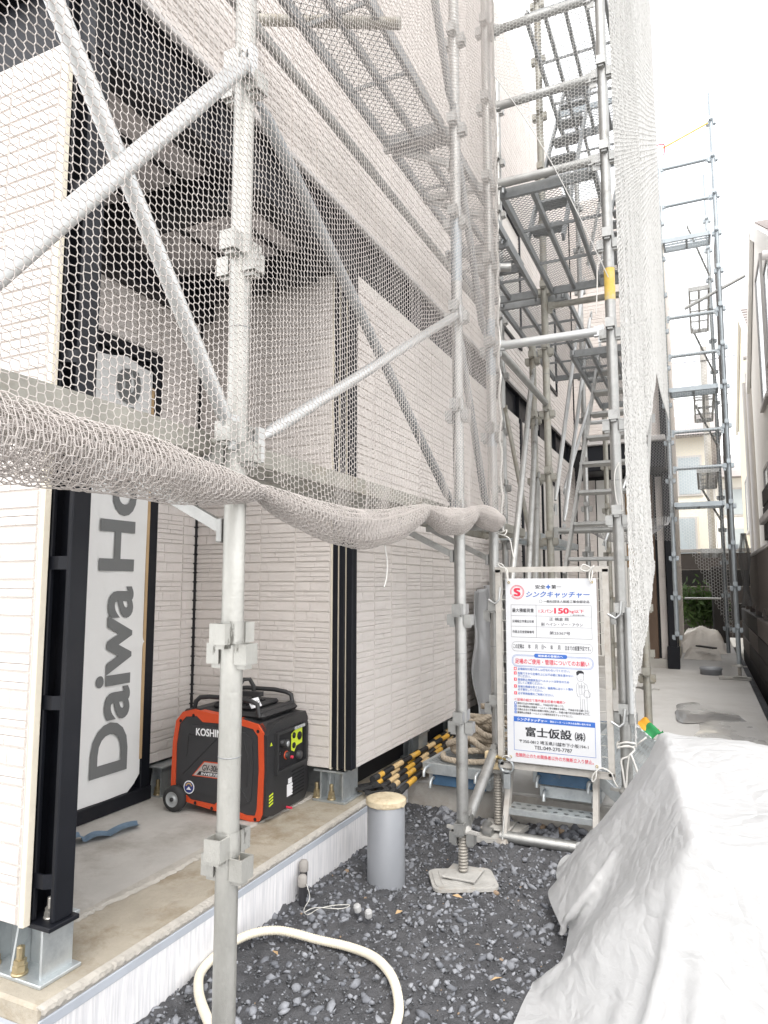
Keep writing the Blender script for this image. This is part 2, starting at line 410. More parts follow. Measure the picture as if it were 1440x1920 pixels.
def text(name, body, m, parent, o, X, Y, width=None, height=None, size=.05, bold=0., shear=0., extrude=.0004, align='C', hscale=True, off=0.):
    """flat print: lettering as a mesh. o centre (or left end), X reading direction, Y up of the letters"""
    c = bpy.data.curves.new(name, 'FONT'); c.body = body; c.size = 1; c.shear = shear; c.offset = off; c.extrude = 0; c.resolution_u = 4
    t = bpy.data.objects.new('tmp', c); COL.objects.link(t)
    dg = bpy.context.evaluated_depsgraph_get(); dg.update()
    me = bpy.data.meshes.new_from_object(t.evaluated_get(dg)); bpy.data.objects.remove(t); bpy.data.curves.remove(c)
    if bold and len(me.vertices):        # heavier print: the glyphs laid over themselves with small shifts
        v0 = [v_.co.copy() for v_ in me.vertices]; f0 = [tuple(p_.vertices) for p_ in me.polygons]; nv = []; nf = []
        for q, (ax, ay) in enumerate(((-1, -.6), (1, -.6), (-1, .6), (1, .6), (0, 0))):
            k = len(nv); nv += [(p_.x + ax * bold, p_.y + ay * bold, q * .00007) for p_ in v0]; nf += [tuple(i + k for i in f_) for f_ in f0]
        bpy.data.meshes.remove(me); me = bpy.data.meshes.new(name); me.from_pydata(nv, [], nf)
    n = len(me.vertices)
    if not n: return None
    co = np.empty(n * 3, np.float32); me.vertices.foreach_get('co', co); co = co.reshape(-1, 3)
    lo, hi = co.min(0), co.max(0)
    sy = size if height is None else height / (hi[1] - lo[1])
    sx = width / (hi[0] - lo[0]) if width else sy
    if width and height is None: sy = min(sx, size * 1.0) if not hscale else sx
    cx = (lo[0] + hi[0]) / 2 if align == 'C' else lo[0]; cy = (lo[1] + hi[1]) / 2
    o, X, Y = Vector(o), Vector(X), Vector(Y); N = X.cross(Y)
    px = (co[:, 0:1] - cx) * sx; py = (co[:, 1:2] - cy) * sy
    w_ = np.array(o)[None] + px * np.array(X)[None] + py * np.array(Y)[None] + np.array(N)[None] * (extrude + co[:, 2:3])
    me.vertices.foreach_set('co', w_.astype(np.float32).ravel()); me.update()
    me.name = name
    ob = bpy.data.objects.new(name, me); COL.objects.link(ob); me.materials.clear(); me.materials.append(M[m])
    if parent: ob.parent = parent
    return ob
# ================================================================== GROUND
XF, YB, XR, YFRONT = -1.53, 2.93, -2.47, 1.287      # facade plane, porch back wall, porch side wall, street front
ZS, ZY = .215, .19                                  # porch slab top, yard slab top
ZB, ZT = .372, 2.80                                 # siding bottom / top of the ground floor
XS = -1.50                                          # foundation face
def ground_h(x, y):
    return .018 * snoise((x, y), 3, 5, 2.2) + .012 * snoise((x, y), 4, 4, 6.) + np.clip((-1.15 - x), 0, .4) * .07 + np.clip(y - 3.1, 0, .5) * .10
def grid_sheet(x0, x1, y0, y1, nx, ny, fn):
    X, Y = np.meshgrid(np.linspace(x0, x1, nx), np.linspace(y0, y1, ny), indexing='ij')
    Z = fn(X, Y); v = np.stack([X, Y, Z], -1).reshape(-1, 3)
    i, j = np.meshgrid(np.arange(nx - 1), np.arange(ny - 1), indexing='ij'); a = (i * ny + j).ravel()
    return v, np.stack([a, a + ny, a + ny + 1, a + 1], 1)
g = MB(); g.add([(-60, -20, -.08), (60, -20, -.08), (60, 120, -.08), (-60, 120, -.08)], [(0, 1, 2, 3)])
tag(g.build('ground', 'bounce_ground'), kind='structure')
v, f = grid_sheet(-1.62, 1.7, .2, 3.62, 200, 200, lambda X, Y: ground_h(X, Y) + .006 * NR.normal(size=X.shape))
o = nm_mesh('gravel_bed', v, f, 'gravel_soil', smooth=True); tag(o, kind='structure')
# crushed stones, uncountable
def stones(n, x0, x1, y0, y1, s0, s1, seed, bias=2.2, tones=((.095, .100, .113), (.215, .222, .241))):
    g_ = np.random.default_rng(seed)
    bm = bmesh.new(); bmesh.ops.create_icosphere(bm, subdivisions=1, radius=1)
    bv = np.array([p.co[:] for p in bm.verts]); bf = np.array([[q.index for q in p.verts] for p in bm.faces]); bm.free()
    var = []
    for k in range(14):
        c = bv * g_.uniform(.75, 1.15, (len(bv), 1)) * g_.uniform((.8, .55, .4), (1.25, 1., .75), (1, 3))
        for _ in range(6):        # chip off flat facets
            nn = g_.normal(size=3); nn /= np.linalg.norm(nn); dd = c @ nn; lim = .48
            c = c - np.clip(dd - lim, 0, None)[:, None] * nn[None]
        var.append(c)
    var = np.array(var)
    x = g_.uniform(x0, x1, n); y = g_.uniform(y0, y1, n)
    clump = snoise((x, y), seed + 5, 5, 4.)
    s = s0 + (s1 - s0) * g_.random(n) ** bias * np.clip(.75 + .6 * clump, .35, 1.3)
    q = g_.normal(size=(n, 3)) * np.array([.35, .35, 0]); th = g_.uniform(0, 6.28, n)
    c, sn = np.cos(th), np.sin(th)
    vv = var[g_.integers(0, 14, n)] * s[:, None, None]
    rx = vv[:, :, 0] * c[:, None] - vv[:, :, 1] * sn[:, None]; ry = vv[:, :, 0] * sn[:, None] + vv[:, :, 1] * c[:, None]
    rz = vv[:, :, 2] + rx * q[:, 0:1] + ry * q[:, 1:2]
    z = ground_h(x, y) + s * .12
    P = np.stack([rx + x[:, None], ry + y[:, None], rz + z[:, None]], -1).reshape(-1, 3)
    F = (bf[None] + (np.arange(n) * len(bv))[:, None, None]).reshape(-1, 3)
    t0, t1 = np.array(tones[0]), np.array(tones[1]); k = g_.random((n, 1)) ** 1.4
    col = t0 + (t1 - t0) * k
    warm = g_.random((n, 1)) < .006; col = np.where(warm, np.array([[.22, .16, .11]]), col)
    A = np.repeat(np.concatenate([col, np.ones((n, 1))], 1), len(bv), 0)
    return P, F, A
S = [stones(7500, -1.52, .9, .9, 3.54, .006, .015, 21), stones(3000, -1.52, .9, .9, 3.54, .011, .031, 22, 2.0), stones(17000, -1.52, .5, 1.3, 3.54, .003, .0075, 23, 1.2, ((.055, .058, .064), (.14, .145, .155))),
     stones(160, -1.3, .2, 3.38, 3.54, .025, .05, 24, 1.)]
off = 0; vs_, fs_, as_ = [], [], []
for P, F, A in S: vs_.append(P); fs_.append(F + off); as_.append(A); off += len(P)
o = nm_mesh('crushed_stone', np.concatenate(vs_), np.concatenate(fs_), 'stone', attr=np.concatenate(as_))
tag(o, 'loose grey crushed stone covering the ground', 'gravel', kind='stuff')

# yard slab of concrete behind the gravel, with its upstand
YW = 3.55
o = MB().cbox(XS + .004, .40, YW, 15.0, -.05, ZY, .006).build('yard_paving', 'concrete_yard'); tag(o, kind='structure')
o = MB().box(.402, .52, 3.2, 15.0, -.06, .03).build('gutter_strip', 'gravel_soil'); tag(o, kind='structure')
o = MB().cbox(XS + .004, -.2, YW - .012, YW - .001, -.05, ZY - .012, .003).build('yard_paving_face', 'concrete_old'); tag(o, kind='structure')
# rain-wet film left on the slab
def puddle(cx, cy, rx, ry, seed, dz=.0035):
    n = 60; g_ = np.random.default_rng(seed); a = np.linspace(0, 2*np.pi, n, endpoint=False)
    r = 1 + .14 * np.sin(2*a + g_.uniform(0, 6)) + .10 * np.sin(3*a + g_.uniform(0, 6)) + .05 * np.sin(7*a + g_.uniform(0, 6))
    vs = [(cx + rx*c*math.cos(t), cy + ry*c*math.sin(t), ZY + dz) for t, c in zip(a, r)]
    m = MB(); m.add(vs, [tuple(range(n))]); return m
wet = bpy.data.materials.new('wet_concrete'); wet.use_nodes = True; t_ = wet.node_tree; b_ = t_.nodes['Principled BSDF']
b_.inputs['Roughness'].default_value = .08; b_.inputs['Specular IOR Level'].default_value = .6
n_ = node(t_, 'ShaderNodeTexNoise'); n_.inputs['Scale'].default_value = 2.4; n_.inputs['Detail'].default_value = 8
r_ = node(t_, 'ShaderNodeValToRGB'); r_.color_ramp.elements[0].color = (.30, .295, .29, 1); r_.color_ramp.elements[1].color = (.38, .37, .355, 1)
r_.color_ramp.elements[0].position = .4; r_.color_ramp.elements[1].position = .62
tcn = node(t_, 'ShaderNodeTexCoord'); t_.links.new(tcn.outputs['Object'], n_.inputs['Vector'])
t_.links.new(n_.outputs['Fac'], r_.inputs['Fac']); t_.links.new(r_.outputs['Color'], b_.inputs['Base Color'])
rr_ = node(t_, 'ShaderNodeMapRange'); rr_.inputs['From Min'].default_value = .42; rr_.inputs['From Max'].default_value = .62; rr_.inputs['To Min'].default_value = .06; rr_.inputs['To Max'].default_value = .5
t_.links.new(n_.outputs['Fac'], rr_.inputs['Value']); t_.links.new(rr_.outputs[0], b_.inputs['Roughness'])
M['wet'] = wet
tag(puddle(.10, 5.35, .25, 1.0, 14).build('puddle', 'wet'), kind='structure')
tag(puddle(-.12, 6.3, .17, .45, 17, .006).build('puddle', 'wet'), kind='structure')

# ================================================================== THE HOUSE UNDER CONSTRUCTION
house = thing('house', 'pale brick-pattern house under construction with black steel frame', 'house', (-1.7, 2.6, 0))
def hp(o): o.parent = house; o.matrix_parent_inverse = Matrix.Translation((1.7, -2.6, 0)); return o
TW, TH = .209, .0486
def tile_shape(g_, wdt=TW - .0065, hgt=TH - .0055):
    """one split-face tile, front towards -Y, lower left corner at the origin"""
    m = MB(); z1 = hgt * g_.choice([.42, .5, .58, 1.0, 1.0, 1.0]); rows = [(0, z1)] + ([(z1, hgt)] if z1 < hgt else [])
    for a, b in rows:
        cuts = [0] + sorted(g_.uniform(.2, .8) * wdt for _ in range(g_.choice([0, 1, 1]))) + [wdt]
        for x0, x1 in zip(cuts, cuts[1:]):
            d = g_.uniform(.0060, .0072); c = .0012
            # front face broken into an uneven quad pair
            vs = [(x0, 0, a), (x1, 0, a), (x1, 0, b), (x0, 0, b)]
            d1, d2, d3, d4 = (d + g_.uniform(-.0007, .0007) for _ in range(4))
            vs += [(x0+c, -d1, a+c), (x1-c, -d2, a+c), (x1-c, -d3, b-c), (x0+c, -d4, b-c)]
            mx_ = x0 + (x1 - x0) * g_.uniform(.3, .7); vs += [(mx_, -d - g_.uniform(-.0006, .0012), a + (b-a) * g_.uniform(.3, .7))]
            m.add(vs, [(0,1,5,4),(1,2,6,5),(2,3,7,6),(3,0,4,7),(4,5,8),(5,6,8),(6,7,8),(7,4,8)])
    return m
gt = random.Random(3)
TILES = [tile_shape(gt) for _ in range(14)]
TMESH = []
for t in TILES:
    me = t.mesh('brick'); me.materials.append(M['tile']); TMESH.append(me)
brick_count = [0]
def siding(name, u0, u1, z0, z1, plane, facing, single=lambda c, r: False, thick=.016, holes=(), edge=True):
    """panel of split-face tiles. facing '-y' (u = x) or '+x' (u = y)"""
    p = MB()
    if facing == '-y': p.box(u0, u1, plane, plane + thick, z0, z1)
    else: p.box(plane - thick, plane, u0, u1, z0, z1)
    panel = hp(p.build(name, 'mortar'))
    rest = MB(); nc = max(1, math.ceil((u1 - u0) / TW - .02)); nr = int((z1 - z0) / TH)
    for c in range(nc):
        for r in range(nr):
            uu = u0 + c * TW + .003; zz = z0 + r * TH + .003
            if any(a < uu + TW*.6 and uu + TW*.4 < b and d < zz + TH*.6 and zz + TH*.4 < e for a, b, d, e in holes): continue
            k = gt.randrange(14); sx = 1.
            if uu + TW > u1 + .004: sx = max(.1, (u1 - uu - .002) / (TW - .0065))
            if single(c, r) and brick_count[0] < 300:
                brick_count[0] += 1
                ob = bpy.data.objects.new('brick', TMESH[k]); COL.objects.link(ob); ob.parent = panel
                ob.scale = (sx, 1, 1)
                if facing == '-y': ob.location = (uu, plane, zz)
                else: ob.location = (plane, uu, zz); ob.rotation_euler = (0, 0, R(90))
            else:
                T = TILES[k]
                if facing == '-y': vs = [(uu + x * sx, plane + y, zz + z) for x, y, z in T.v]
                else: vs = [(plane - y, uu + x * sx, zz + z) for x, y, z in T.v]
                rest.add(vs, T.f)
    if rest.v:
        ro = rest.build('brick_courses', 'tile', panel); ro['kind'] = 'stuff'
    return panel
low = lambda c, r: r < 23
siding('siding_panel', -1.61 - 2*TW - .01, -1.62, ZB, ZT, YFRONT, '-y', low)                     # street front, left of the column
siding('siding_panel', -4.2, -1.61 - 2*TW - .016, ZB, ZT, YFRONT, '-y')
siding('siding_panel', 2.615, YB - .004, ZB, ZT, XR, '+x', low)                                  # beside the wrapped window
siding('siding_panel', 1.4, 2.03, ZB, ZT, XR, '+x')
siding('siding_panel', 2.032, 2.612, 2.40, ZT, XR, '+x')
siding('siding_panel', XR + .006, -1.640, ZB, ZT, YB, '-y', low)                                 # porch back wall
siding('siding_panel', 2.972, 5.40, ZB, ZT, XF, '+x', lambda c, r: r < 23 and c < 8)             # facade beyond the porch
siding('siding_panel', 5.412, 6.36, ZB, ZT, XF, '+x')
siding('siding_panel', 6.44, 9.48, ZB, ZT, XF, '+x', holes=((7.3, 8.3, .3, 2.4),))
siding('siding_panel', YFRONT + .02, 5.40, 3.08, 6.6, XF, '+x')                                  # upper storey
siding('siding_panel', 5.412, 9.48, 3.08, 6.6, XF, '+x', holes=((5.75, 6.5, 3.5, 4.7), (7.6, 8.3, 3.5, 4.7)))
siding('siding_panel', -4.2, XF - .02, 3.08, 5.0, YFRONT, '-y')
siding('siding_panel', XF + .02, -.39, 3.05, 6.6, 9.5, '-y')                                     # wing facing the street, far
siding('siding_panel', XF + .02, -1.27, .3, 2.62, 9.5, '-y')
siding('siding_panel', -.52, -.44, .3, 2.62, 9.5, '-y')
siding('siding_panel', 9.62, 13.4, .3, 6.6, -.36, '+x')
# added solid black core behind the claddings so nothing shows daylight
core = MB()
core.box(-4.2, XF - .13, 3.1, 9.45, .25, 6.55); core.box(-4.2, XF - .04, 1.36, 9.4, 3.12, 6.5); core.box(-4.2, XR - .03, 1.35, 3.1, .25, 3.1)
core.box(-4.2, XR - .02, YFRONT + .02, 1.36, .25, 2.8); core.box(-4.2, -.38, 9.53, 13.4, .25, 6.5)
hp(core.build('daylight_block', 'black_dull'))
# cut edges and trims of the panels
tr = MB(); tr.cbox(-1.618, -1.600, YFRONT - .002, YFRONT + .020, ZB - .004, ZT, .002); hp(tr.build('panel_edge', 'cream_edge'))
tr = MB(); tr.cbox(XF - .018, XF + .003, 2.958, 2.970, ZB - .004, ZT, .002); hp(tr.build('panel_edge', 'cream_edge'))
tr = MB(); tr.cbox(-1.638, -1.628, YB - .003, YB + .018, ZB - .004, ZT, .002); hp(tr.build('panel_edge', 'cream_edge'))
tr = MB(); tr.box(XR - .004, XR + .016, YB - .017, YB - .0005, ZB, ZT); hp(tr.build('corner_gap', 'black_dull'))
# dark band between the storeys: steel beam with flanges along the facade
bm_ = MB(); bm_.box(XF - .12, XF - .05, 1.36, 9.46, 2.80, 3.07); bm_.box(XF - .12, XF - .012, 1.34, 9.46, 2.802, 2.816); bm_.box(XF - .12, XF - .012, 1.34, 9.46, 3.05, 3.066)
hp(bm_.build('steel_beam', 'black_steel'))
tr = MB(); tr.cbox(XF - .04, XF + .012, 1.30, 9.47, 3.058, 3.082, .003); hp(tr.build('drip_trim', 'trim_grey'))
for y in np.arange(1.9, 9.2, .91):
    s_ = MB(); s_.box(XF - .05, XF - .014, y, y + .012, 2.817, 3.049); hp(s_.build('beam_stiffener', 'black_steel'))
bm_ = MB(); bm_.box(-4.2, XF - .14, YFRONT + .05, YFRONT + .15, 2.80, 3.07); hp(bm_.build('steel_beam', 'black_steel'))
# porch ceiling: boards hung between black joists
for k in range(5):
    y0 = 1.50 + k * .30; bd = MB(); bd.cbox(XR + .01, XF - .13, y0, y0 + .290, 2.86, 2.875, .002); hp(bd.build('ceiling_board', 'soffit'))
for y in (2.05, 2.74):
    j = MB(); j.box(XR + .01, XF - .13, y, y + .055, 2.72, 2.858); j.box(XR + .01, XF - .13, y - .03, y + .085, 2.716, 2.728); hp(j.build('ceiling_joist', 'black_steel'))
for x in (-2.15, -1.86):
    j = MB(); j.obox((x, 1.5, 2.852), (x + .05, 2.72, 2.852), .02, .014); hp(j.build('ceiling_strip', 'black_dull'))
j = MB(); j.box(XR - .0, XR + .10, 1.5, 2.92, 2.66, 2.80); hp(j.build('ceiling_beam', 'black_steel'))
# front corner column: two bars with batten plates
colm = MB()
colm.cbox(-1.70, -1.606, 1.318, 1.332, .372, 2.80, .003); colm.cbox(-1.562, -1.545, 1.330, 1.392, .372, 2.80, .003)
colm.box(-1.70, -1.562, 1.378, 1.391, .373, 2.80); colm.box(-1.655, -1.640, 1.332, 1.378, .373, 2.80); colm.cbox(-1.72, -1.532, 1.308, 1.402, .36, .372, .002)
column = hp(colm.build('steel_column', 'black_steel'))
for z in (.455, .905, 1.275, 1.85, 2.35):
    p = MB(); p.add([(-1.614, 1.3165, z), (-1.576, 1.318, z), (-1.5455, 1.338, z), (-1.614, 1.3165, z+.036), (-1.576, 1.318, z+.036), (-1.5455, 1.338, z+.036),
                     (-1.614, 1.3225, z), (-1.577, 1.324, z), (-1.550, 1.342, z), (-1.614, 1.3225, z+.036), (-1.577, 1.324, z+.036), (-1.550, 1.342, z+.036)],
                    [(0,1,4,3),(1,2,5,4),(3,4,10,9),(4,5,11,10),(1,0,6,7),(2,1,7,8)])
    p.build('batten_plate', 'black_steel', column)
def bolt(parent, x, y, z, m1='zinc_bolt', s=1.):
    b = MB(); b.lathe([(0, 0), (.021*s, 0), (.021*s, .005*s), (0.0, .005*s)], (x, y, z), 20)
    b.lathe([(.018*s, .005*s), (.0185*s, .008*s), (.0185*s, .022*s), (.015*s, .024*s)], (x, y, z), 6, smooth=False)
    b.lathe([(.016*s, .024*s), (.016*s, .036*s), (.011*s, .038*s)], (x, y, z), 6, smooth=False)
    prof = []
    for k in range(9): prof += [(.0105*s, (.034 + k*.004)*s), (.0092*s, (.036 + k*.004)*s)]
    b.lathe(prof + [(0, .072*s)], (x, y, z), 14)
    return b.build('anchor_bolt', m1, parent)
bolt(column, -1.585, 1.352, .372, 'steel_bolt', .75)
def pedestal(x0, x1, y0, y1, bolts, name='steel_pedestal'):
    m = MB(); m.cbox(x0 - .03, x1 + .02, y0 - .02, y1 + .015, ZS, ZS + .010, .002); m.cbox(x0 - .03, x1 + .012, y0 - .012, y1 + .010, .350, .360, .002)
    m.box(x1 - .008, x1, y0, y1, ZS + .010, .350); m.box(x0, x0 + .008, y0, y1, ZS + .010, .350); m.box(x0 + .008, x1 - .008, y0 + .055, y0 + .063, ZS + .010, .350)
    mid = (x0 + x1) / 2 - .02
    m.add([(mid, y0, ZS+.01), (mid, y0+.054, ZS+.01), (mid, y0+.054, .35), (mid, y0+.02, .35), (mid+.007, y0, ZS+.01), (mid+.007, y0+.054, ZS+.01), (mid+.007, y0+.054, .35), (mid+.007, y0+.02, .35)],
          [(0,1,2,3),(7,6,5,4),(0,3,7,4)])
    o = hp(m.build(name, 'galv_plate'))
    for x, y in bolts: bolt(o, x, y, ZS + .010)
    return o
pedestal(-1.78, -1.585, 1.335, 1.43, [(-1.665, 1.335), (-1.77, 1.335)])
pedestal(-2.20, -1.90, 1.335, 1.50, [(-2.05, 1.35)])
# rear porch corner column with gaskets
cc = MB()
for x0, x1, y0, y1 in ((-1.627, -1.600, YB - .004, YB + .05), (-1.588, -1.560, YB - .010, YB + .05), (-1.548, -1.5145, YB - .012, YB + .036)): cc.cbox(x0, x1, y0, y1, ZB + .005, ZT, .003)
cc.box(-1.625, -1.54, YB + .02, YB + .12, ZB + .006, ZT)
column2 = hp(cc.build('steel_column', 'black_steel'))
for x in (-1.597, -1.557):
    s_ = MB(); s_.cbox(x, x + .006, YB - .006, YB + .018, ZB - .002, ZT, .001); s_.build('gasket_strip', 'gasket', column2)
pedestal(-1.70, -1.575, 2.95, 3.10, [(-1.64, 2.955), (-1.72, 2.955)])
pedestal(-2.52, -2.41, 2.66, 2.80, [(-2.44, 2.67)])
pedestal(-1.66, -1.56, 3.86, 4.0, []); pedestal(-1.66, -1.56, 4.55, 4.66, [])
# dark boxes added to stand for the shade in the recess under the siding
u = MB(); u.box(-1.72, -1.67, 3.12, 9.45, ZS, ZB + .01); hp(u.build('shade_backing', 'black_dull'))
u = MB(); u.box(-4.2, -2.20, YFRONT + .06, 1.40, ZS, ZB); hp(u.build('shade_backing', 'black_dull'))
u = MB(); u.box(XR - .09, XR - .04, 1.5, YB, ZS, ZB + .02); u.box(XR - .04, -1.66, 3.02, 3.10, ZS, ZB + .01); hp(u.build('shade_backing', 'galv_dark'))
# foundation: slab, trowelled rim, ribbed outer face
fo = MB(); fo.box(-4.2, -1.78, 1.45, 3.5, 0, ZS + .007); foundation = hp(fo.build('porch_slab', 'slab'))
# rough edge of the screed against the rim
vs, fs = [], []; n = 150
for i in range(n):
    y = 1.45 + (3.5 - 1.45) * i / (n-1); x = -1.775 + .012 * math.sin(y * 7) + gt.uniform(-.006, .006)
    vs += [(-1.80, y, ZS + .0085), (x, y, ZS + .008), (x + .012 + gt.uniform(0, .006), y, ZS + .0015)]
for i in range(n - 1):
    a = i * 3; fs += [(a, a+1, a+4, a+3), (a+1, a+2, a+5, a+4)]
cr = MB(); cr.add(vs, fs); hp(cr.build('screed_edge', 'slab_crumb'))
rim = MB(); rim.cbox(-4.2, XS - .001, 1.265, 9.40, -.05, ZS, .008); hp(rim.build('foundation_rim', 'slab_edge'))
# crumbly lip and grey board under it
vs, fs = [], []; n = 260
for i in range(n):
    y = 1.262 + (3.55 - 1.262) * i / (n-1)
    vs += [(XS - .012, y, ZS + .002), (XS + .004 + gt.uniform(-.001, .003), y, ZS - .003 + gt.uniform(-.003, .001)), (XS + .006 + gt.uniform(0, .003), y, ZS - .014 + gt.uniform(-.004, .004)), (XS - .001, y, ZS - .030)]
for i in range(n - 1):
    a = i * 4; fs += [(a, a+1, a+5, a+4), (a+1, a+2, a+6, a+5), (a+2, a+3, a+7, a+6)]
lip = MB(); lip.add(vs, fs); hp(lip.build('concrete_lip', 'slab_crumb'))
bd = MB(); bd.cbox(XS, XS + .007, 1.258, 3.54, ZS - .052, ZS - .026, .002); hp(bd.build('insulation_board_top', 'board_grey'))
bd = MB(); bd.box(XS, XS + .005, 1.26, 3.54, -.08, ZS - .052); hp(bd.build('insulation_board', 'ribbed_face'))
bd = MB(); bd.box(-4.2, XS + .004, 1.250, 1.2645, -.08, ZS - .055); hp(bd.build('insulation_board', 'ribbed_face'))
bd = MB(); bd.cbox(-4.2, XS + .006, 1.246, 1.2645, ZS - .075, ZS - .050, .002); hp(bd.build('insulation_board_top', 'board_grey'))
# wrapped tall window in the porch side wall
fr = MB(); fr.cbox(XR - .02, XR + .030, 2.035, 2.10, .255, 2.385, .003); fr.cbox(XR - .02, XR + .030, 2.553, 2.612, .255, 2.385, .003)
fr.cbox(XR - .02, XR + .030, 2.10, 2.553, 2.325, 2.385, .003); fr.cbox(XR - .02, XR + .045, 2.035, 2.612, .225, .285, .003); fr.box(XR - .02, XR - .005, 2.09, 2.56, .28, 2.33)
wf = hp(fr.build('window_frame', 'black_steel'))
# paper wrap with a loose lower and upper corner
nu, nv = 14, 60; vs = []; fs = []
for i in range(nu + 1):
    for k in range(nv + 1):
        a, b = i / nu, k / nv; y = 2.075 + .465 * a; z = .287 + 2.03 * b
        if a > .88 and b < .05: z = max(z, .287 + .07 * (a - .88) * 8)
        if b > .97: z -= .035 * abs(math.sin(a * 5.1)) * (b - .97) / .03
        x = XR + .031 + .0025 * math.sin(a * 14 + b * 9) + .002 * math.sin(a * 44) * 0.5 + (.006 if abs(b - .335) < .008 and a > .75 else 0)
        vs.append((x, y, z))
for i in range(nu):
    for k in range(nv):
        a = i * (nv+1) + k; fs.append((a, a + nv + 1, a + nv + 2, a + 1))
pp = MB(); pp.add(vs, fs, True); paper = pp.build('wrapping_paper', 'paper', wf)
cb = MB(); cb.cbox(XR + .030, XR + .034, 2.535, 2.553, .42, 2.20, .001); cb.build('cardboard_strip', 'cardboard', wf)
text('print', 'Daiwa', 'print_grey', wf, (XR + .0365, 2.352, .81), (0, 0, 1), (0, -1, 0), width=.83, height=.216, off=.026)
text('print', 'House', 'print_grey', wf, (XR + .0365, 2.352, 1.775), (0, 0, 1), (0, -1, 0), width=.96, height=.211, off=.026)
# upper windows, far wing details
def window(x, y0, y1, z0, z1, parent_hp=True, frame='black_steel', glass='glass'):
    m = MB(); t = .035
    m.cbox(x - .05, x + .02, y0, y0 + t, z0, z1, .003); m.cbox(x - .05, x + .02, y1 - t, y1, z0, z1, .003)
    m.cbox(x - .05, x + .02, y0 + t, y1 - t, z0, z0 + t, .003); m.cbox(x - .05, x + .02, y0 + t, y1 - t, z1 - t, z1, .003)
    o = hp(m.build('window_frame', frame)); p = MB(); p.box(x - .02, x - .012, y0 + t, y1 - t, z0 + t, z1 - t); p.build('pane', glass, o)
    return o
window(XF, 5.75, 6.5, 3.5, 4.7); window(XF, 7.6, 8.3, 3.5, 4.7); window(XF, 7.3, 8.3, .45, 2.4)
j = MB(); j.cbox(XF - .02, XF + .018, 6.365, 6.435, ZB, ZT, .003); hp(j.build('black_joint', 'black_steel'))
wn = MB(); wn.cbox(-1.35, -.36, 8.95, 9.49, 2.66, 2.98, .01); hp(wn.build('entrance_canopy', 'black_steel'))
wn = MB(); wn.cbox(-1.36, -.35, 8.90, 9.49, 2.982, 3.05, .01); hp(wn.build('canopy_trim', 'trim_grey'))
wn = MB(); wn.cbox(-1.26, -.90, 9.515, 9.53, .22, 2.62, .004); hp(wn.build('entrance_panel', 'white_wall'))
wn = MB(); wn.cbox(-.895, -.70, 9.505, 9.53, .22, 1.45, .004); hp(wn.build('white_board', 'white_wall'))
for k, (z0, z1) in enumerate(((1.45, 1.75), (1.76, 2.05), (2.06, 2.5))):
    wn = MB(); wn.cbox(-.895, -.66, 9.505, 9.535, z0, z1, .004); hp(wn.build('wrapped_board', ('kraft', 'white_wall', 'kraft')[k]))
wn = MB(); wn.cbox(-.66, -.55, 9.44, 9.56, .21, 2.64, .004); hp(wn.build('door_post', 'brown_wood'))
wn = MB(); wn.cbox(-.425, -.335, 9.38, 9.52, .19, 6.4, .005); wn.cbox(-.45, -.31, 9.35, 9.545, .19, .46, .005); hp(wn.build('steel_column', 'black_steel'))
for k in range(4):
    wn = MB(); wn.cbox(-.335 + .004*k, -.318 + .004*k, 9.56 + .05*k, 9.585 + .05*k, .30, 6.4, .002); hp(wn.build('gasket_strip', ('black_steel', 'gasket')[k % 2]))
wn = MB(); wn.cbox(-1.5, -.34, 9.40, 13.3, .16, .30, .004); hp(wn.build('foundation_rim', 'concrete_old'))
# ================================================================== SCAFFOLD
NODE = lambda k: .25 + .45 * k          # heights of the pocket rings
RP = .0248
def pocket(m, dx, dy, z, s=1.):
    """U-shaped wedge pocket on a standard, pointing (dx, dy)"""
    d = V(dx, dy, 0); n = V(-dy, dx, 0); a0, a1, hw, h, t = RP - .004, RP + .029 * s, .021 * s, .045 * s, .004
    for (p, q, r_, s_) in ((a0, a1, -hw, -hw + t), (a0, a1, hw - t, hw), (a1 - t, a1, -hw + t, hw - t)):
        c = [d * p + n * r_, d * q + n * r_, d * q + n * s_, d * p + n * s_]
        m.add([(v_.x, v_.y, z) for v_ in c] + [(v_.x, v_.y, z + h) for v_ in c], [(3,2,1,0),(4,5,6,7),(0,1,5,4),(1,2,6,5),(2,3,7,6),(3,0,4,7)])
    # closed lower lip, narrower
    c = [d * a0 + n * -hw * .6, d * (a1 - .008) + n * -hw * .6, d * (a1 - .008) + n * hw * .6, d * a0 + n * hw * .6]
    m.add([(v_.x, v_.y, z - .010) for v_ in c] + [(v_.x, v_.y, z + .006) for v_ in c], [(3,2,1,0),(4,5,6,7),(0,1,5,4),(1,2,6,5),(2,3,7,6),(3,0,4,7)])
def ring_mesh(mname, near):
    m = MB(); pocket(m, 0, 1, -.045); pocket(m, 0, -1, -.045); pocket(m, 1, 0, -.090); pocket(m, -1, 0, -.090)
    m.lathe([(RP + .0015, -.048), (RP + .0015, .004)], n=20)
    me = m.mesh('pocket_ring'); me.materials.append(M[mname]); return me
RING = {k: ring_mesh(k, 1) for k in ('galv', 'galv_near', 'galv_old', 'galv_blue')}
